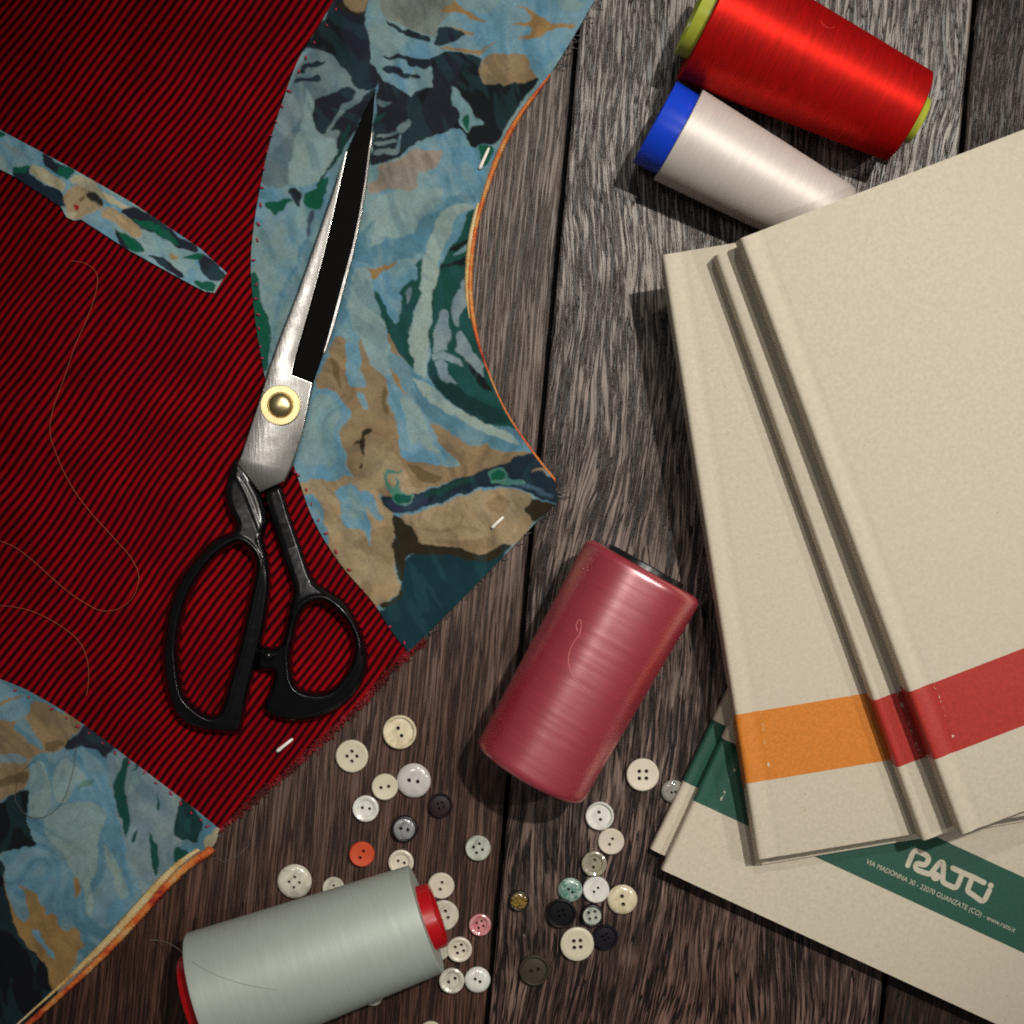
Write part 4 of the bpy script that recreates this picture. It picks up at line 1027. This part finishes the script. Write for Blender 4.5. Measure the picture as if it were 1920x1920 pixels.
me = bpy.data.meshes.new_from_object(tmp.evaluated_get(bpy.context.evaluated_depsgraph_get()))
bpy.data.objects.remove(tmp); me.name = 'address_text'; me.materials.clear(); me.materials.append(INK)
xs_ = [v.co.x for v in me.vertices]; x0, x1 = min(xs_), max(xs_)
pa, pb = L7(335, 418), L7(1822, 1112); d = pb - pa; k = d.length / (x1 - x0)
to = bpy.data.objects.new('address_text', me); link(to, g1)
to.matrix_local = Matrix.Translation(pa + Vector((0, 0, zl))) @ Matrix.Rotation(math.atan2(d.y, d.x), 4, 'Z') @ Matrix.Diagonal((k, k * 1.12, 1, 1)) @ Matrix.Translation((-x0, 0, 0))

# ================================================================== BUTTONS
def pearl(name, c1, c2, rough=.22, coat=.6, trans=0.0, scale=130):
    M = NT(name); co = M.coord('Object'); a = M.noise(co, scale, 3, .5, 1.5)
    rnd_ = M.n('ShaderNodeObjectInfo').outputs['Random']
    M.l(M.mix(M.ramp(a, [(0.35, 0.0), (0.65, 1.0)]), c1, c2), M.p.inputs['Base Color'])
    M.set(Roughness=rough); M.p.inputs['Coat Weight'].default_value = coat; M.p.inputs['Coat Roughness'].default_value = .06
    M.p.inputs['Transmission Weight'].default_value = trans
    M.bump(a, .06, .0003); return M.m
BM = dict(
    cream=plain('cream_button', (0.60, 0.55, 0.42), .35, vary=.05), ivory=plain('ivory_button', (0.64, 0.58, 0.48), .35, vary=.05),
    white=pearl('white_pearl_button', (0.62, 0.61, 0.57), (0.80, 0.80, 0.76)), pearl=pearl('mother_of_pearl_button', (0.46, 0.44, 0.36), (0.72, 0.68, 0.58)),
    gpearl=pearl('green_grey_pearl_button', (0.28, 0.31, 0.27), (0.56, 0.58, 0.50)), grey=pearl('grey_pearl_button', (0.17, 0.18, 0.18), (0.32, 0.33, 0.33)),
    lilac=pearl('lilac_white_button', (0.50, 0.47, 0.47), (0.60, 0.58, 0.55), .18, .9), yellow=pearl('yellow_pearl_button', (0.55, 0.47, 0.30), (0.78, 0.70, 0.52)),
    smoke=pearl('smoky_horn_button', (0.24, 0.22, 0.15), (0.36, 0.33, 0.25), .2, .9), clear=pearl('clear_button', (0.30, 0.29, 0.26), (0.46, 0.45, 0.40), .08, 1.0, .25),
    orange=plain('orange_button', (0.56, 0.075, 0.028), .38, vary=.08), pink=pearl('pink_button', (0.48, 0.13, 0.15), (0.66, 0.34, 0.34)),
    black=plain('black_button', (0.006, 0.006, 0.008), .35), navy=plain('navy_button', (0.010, 0.009, 0.016), .30), plum=plain('plum_black_button', (0.018, 0.010, 0.014), .4),
    abalone=pearl('green_abalone_button', (0.03, 0.16, 0.13), (0.42, 0.52, 0.46), .2, .9, 0, 330), amber=pearl('amber_speckled_button', (0.03, 0.018, 0.004), (0.34, 0.22, 0.05), .15, 1.0, 0, 900),
    brown=plain('dark_brown_button', (0.045, 0.035, 0.024), .4, vary=.15))
PROF = {
 'flat':  lambda R: [(0, 0), (R * .86, 0), (R * .97, .0004), (R, .0010), (R * .97, .0016), (R * .90, .0019), (R * .70, .0018), (R * .45, .00155), (0, .0015)],
 'dome':  lambda R: [(0, 0), (R * .80, 0), (R * .95, .0005), (R, .0012), (R * .94, .0018), (R * .8, .0023), (R * .55, .0026), (R * .35, .00255), (0, .0024)],
 'rim':   lambda R: [(0, 0), (R * .82, 0), (R * .95, .0005), (R, .0014), (R * .97, .0022), (R * .90, .0025), (R * .82, .0022), (R * .76, .0013), (R * .60, .0014), (R * .3, .0015), (0, .0015)],
 'dish':  lambda R: [(0, 0), (R * .82, 0), (R * .96, .0005), (R, .0014), (R * .96, .0021), (R * .85, .0023), (R * .66, .0019), (R * .58, .0011), (R * .3, .0010), (0, .0010)],
}
def button(label, px, py, r, mat, prof='flat', holes=4, ang=0, gap=.30, hr=.095, z=0.0, tilt=(0, 0), rim=None, group='loose buttons scattered on the table'):
    R = r * S; me = None
    mb = MB(); mb.lathe(PROF[prof](R), 56)
    root = mb.build('button', BM[mat])
    smooth_by_angle(root, 38)
    if holes:
        cut = MB(); A = math.radians(ang); g = gap * R / (1 if holes == 4 else 1.25)
        pts = [(g * math.cos(A + i * math.pi / 2 + math.pi / 4), g * math.sin(A + i * math.pi / 2 + math.pi / 4)) for i in range(4)] if holes == 4 else [(g * math.cos(A), g * math.sin(A)), (-g * math.cos(A), -g * math.sin(A))]
        for x, y in pts:
            s = MB(); s.lathe([(0, -.002), (hr * 1.22 * R, -.002), (hr * 1.22 * R, .005), (0, .005)], 14)
            b = len(cut.v); cut.v += [v + Vector((x, y, 0)) for v in s.v]; cut.f += [tuple(b + i for i in f_) for f_ in s.f]
        co_ = cut.build('cutter', BM[mat], None, False)
        for ob in (co_, root):
            bm = bmesh.new(); bm.from_mesh(ob.data); bmesh.ops.recalc_face_normals(bm, faces=bm.faces); bm.to_mesh(ob.data); bm.free()
        md = root.modifiers.new('holes', 'BOOLEAN'); md.object = co_; md.operation = 'DIFFERENCE'; md.solver = 'EXACT'
        me = bpy.data.meshes.new_from_object(root.evaluated_get(bpy.context.evaluated_depsgraph_get()))
        root.modifiers.clear(); old = root.data; root.data = me; me.name = 'button'
        me.materials.clear(); me.materials.append(BM[mat])
        cm = co_.data; bpy.data.objects.remove(co_); bpy.data.meshes.remove(cm); bpy.data.meshes.remove(old)
    if rim:
        m2 = MB(); m2.lathe([(R * .84, .0012), (R * .86, .0023), (R * .95, .0026), (R * 1.06, .0021), (R * 1.09, .0011), (R * 1.04, .0003), (R * .95, .0001), (R * .86, .0004)], 56, closed=True)
        m2.build('rim', BM[rim], root)
    root.location = W(px, py, .0001 + z + .002); root.location.z = .0001 + z
    if tilt == (0, 0): tilt = (rnd.uniform(-4, 4), rnd.uniform(-4, 4)); root.location.z += .0004
    root.rotation_euler = (math.radians(tilt[0]), math.radians(tilt[1]), 0)
    tag(root, label, 'button', group)
    return root
button('large yellowish pearl button with a raised rim, uppermost of all the buttons', 750, 1373, 32, 'yellow', 'rim', 2, -65, .30)
button('large flat cream four-hole button just below the frayed red edge', 660, 1418, 31, 'cream', 'flat', 4, 45, .30)
button('large lilac white domed two-hole button with a bright glint, touching a cream one', 776, 1464, 32, 'lilac', 'dome', 2, -8, .32)
button('small flat cream two-hole button touching the lilac white button', 721, 1476, 25, 'cream', 'flat', 2, 8, .36, .11)
button('shiny white button with a sunken centre, left below the small cream one', 686, 1516, 25, 'white', 'dish', 2, -8, .34, .10)
button('small plum black button right of the grey rimmed button', 826, 1510, 23, 'plum', 'rim', 4, 20, .26, .08)
button('grey pearl two-hole button with a black rim, above the orange button', 758, 1554, 23, 'grey', 'dome', 2, -12, .36, .12, rim='black')
button('flat orange red two-hole button', 678, 1602, 24, 'orange', 'flat', 2, 62, .36, .11)
button('small ivory two-hole button half hidden by the corner of the grey green spool', 752, 1617, 24, 'ivory', 'dish', 2, -18, .32, .10)
button('green grey pearl four-hole button left of the dark board gap, above the pink one', 896, 1591, 24, 'gpearl', 'flat', 4, 28, .36, .10)
button('large pearl four-hole button at the upper left side of the grey green spool', 552, 1653, 32, 'pearl', 'dome', 4, 40, .30, .075)
button('small pearl button mostly hidden behind the upper side of the grey green spool', 625, 1666, 21, 'pearl', 'flat', 2, 80, .3, .1)
button('cream two-hole button with upright holes, beside the red tube end', 827, 1661, 25, 'ivory', 'flat', 2, 75, .34, .11)
button('pearl white four-hole button partly hidden by the red tube end', 831, 1717, 29, 'pearl', 'flat', 4, 22, .32, .095)
button('small pink four-hole button', 900, 1734, 21, 'pink', 'dish', 4, 20, .34, .10)
button('cream pearl four-hole button below the pink one', 861, 1780, 24, 'ivory', 'dish', 4, 20, .36, .11)
button('pearl two-hole button with a sunken centre, left of a touching pair below the spool end', 847, 1839, 24, 'pearl', 'dish', 2, 30, .36, .11)
button('glossy white two-hole button, right of a touching pair below the spool end', 895, 1838, 24, 'white', 'dome', 2, -28, .26, .11)
button('pearl button showing only a sliver beneath the red tube end', 822, 1780, 22, 'pearl', 'flat', 0)
button('button cut off by the bottom edge of the picture', 808, 1937, 22, 'cream', 'flat', 2, 20, .34, .1)
button('pale button peeking out under the lower side of the grey green spool', 698, 1866, 21, 'pearl', 'flat', 0)
button('large ivory four-hole button right of the rose spool, near the clear one', 1205, 1453, 31, 'ivory', 'flat', 4, 0, .30, .10)
button('clear glassy button half under the corner of the green banded books', 1262, 1484, 22, 'clear', 'dome', 2, 10, .2, .1)
button('white button with a raised rim, just below the rose spool', 1125, 1530, 27, 'white', 'rim', 2, -80, .32, .10)
button('ivory two-hole button touching the white rimmed one below the rose spool', 1146, 1578, 25, 'ivory', 'flat', 2, 62, .30, .10)
button('smoky translucent two-hole button above the pure white one', 1114, 1620, 24, 'smoke', 'dish', 2, 78, .36, .11)
button('pure white two-hole button beside the green abalone one', 1118, 1669, 25, 'white', 'flat', 2, 45, .26, .09)
button('yellow pearl two-hole button at the right of the cluster', 1167, 1687, 28, 'yellow', 'dome', 2, -82, .34, .12)
button('green abalone button under the edge of the black one', 1069, 1669, 23, 'abalone', 'dome', 2, -40, .26, .10)
button('large black button overlapping the green abalone one', 1053, 1712, 28, 'black', 'rim', 4, 15, .24, .07, z=.0016, tilt=(5, -3))
button('grey four-hole button with a black rim, in the middle of the cluster', 1110, 1716, 20, 'gpearl', 'flat', 4, 10, .42, .13, rim='black')
button('largest cream four-hole button at the bottom of the cluster', 1082, 1771, 32, 'cream', 'flat', 4, 4, .27, .10, z=.0012, tilt=(0, 4))
button('navy black button partly under the largest cream one', 1135, 1757, 24, 'navy', 'rim', 4, 30, .24, .08)
button('small speckled amber button with a black rim, alone left of the cluster', 973, 1689, 18, 'amber', 'dome', 0, rim='black')
button('dark brown rimmed button, lowest on its own below the amber one', 1002, 1819, 29, 'brown', 'rim', 2, 15, .28, .10)

# ================================================================== LOOSE THREADS
TH_ORANGE = plain('rust_thread', (0.34, 0.075, 0.03), .6); TH_GREY = plain('grey_brown_thread', (0.10, 0.09, 0.07), .6)
def loose(label, pts, mat, r=.00011):
    mb = MB(); mb.tube([W(p[0], p[1], z_cloth(p[0], p[1]) + .0003) for p in smooth_path(pts, 8)], r, 5)
    o = mb.build('loose_thread', mat); tag(o, label, 'thread', 'stray thread ends on the garment')
loose('long thin rust thread winding down the red cotton below the pocket welt', [(133,489),(160,494),(178,508),(183,528),(175,565),(160,605),(140,650),(120,710),(100,765),(94,810),(105,850),(130,905),(165,955),(210,1005),(245,1045),(260,1080),(252,1115),(225,1140),(190,1145),(150,1125),(110,1095),(60,1050),(20,1022),(-30,1005)], TH_ORANGE)
loose('short thin rust thread on the red cotton just above the lower floral facing', [(-30,1135),(20,1137),(70,1150),(120,1178),(150,1205),(164,1240),(166,1275),(162,1305)], TH_ORANGE)
loose('grey brown thread curling over the lower floral facing', [(145,1395),(142,1410),(138,1440),(130,1470),(120,1498),(100,1522),(75,1534),(52,1530),(35,1512),(28,1490),(40,1450),(65,1425)], TH_GREY)
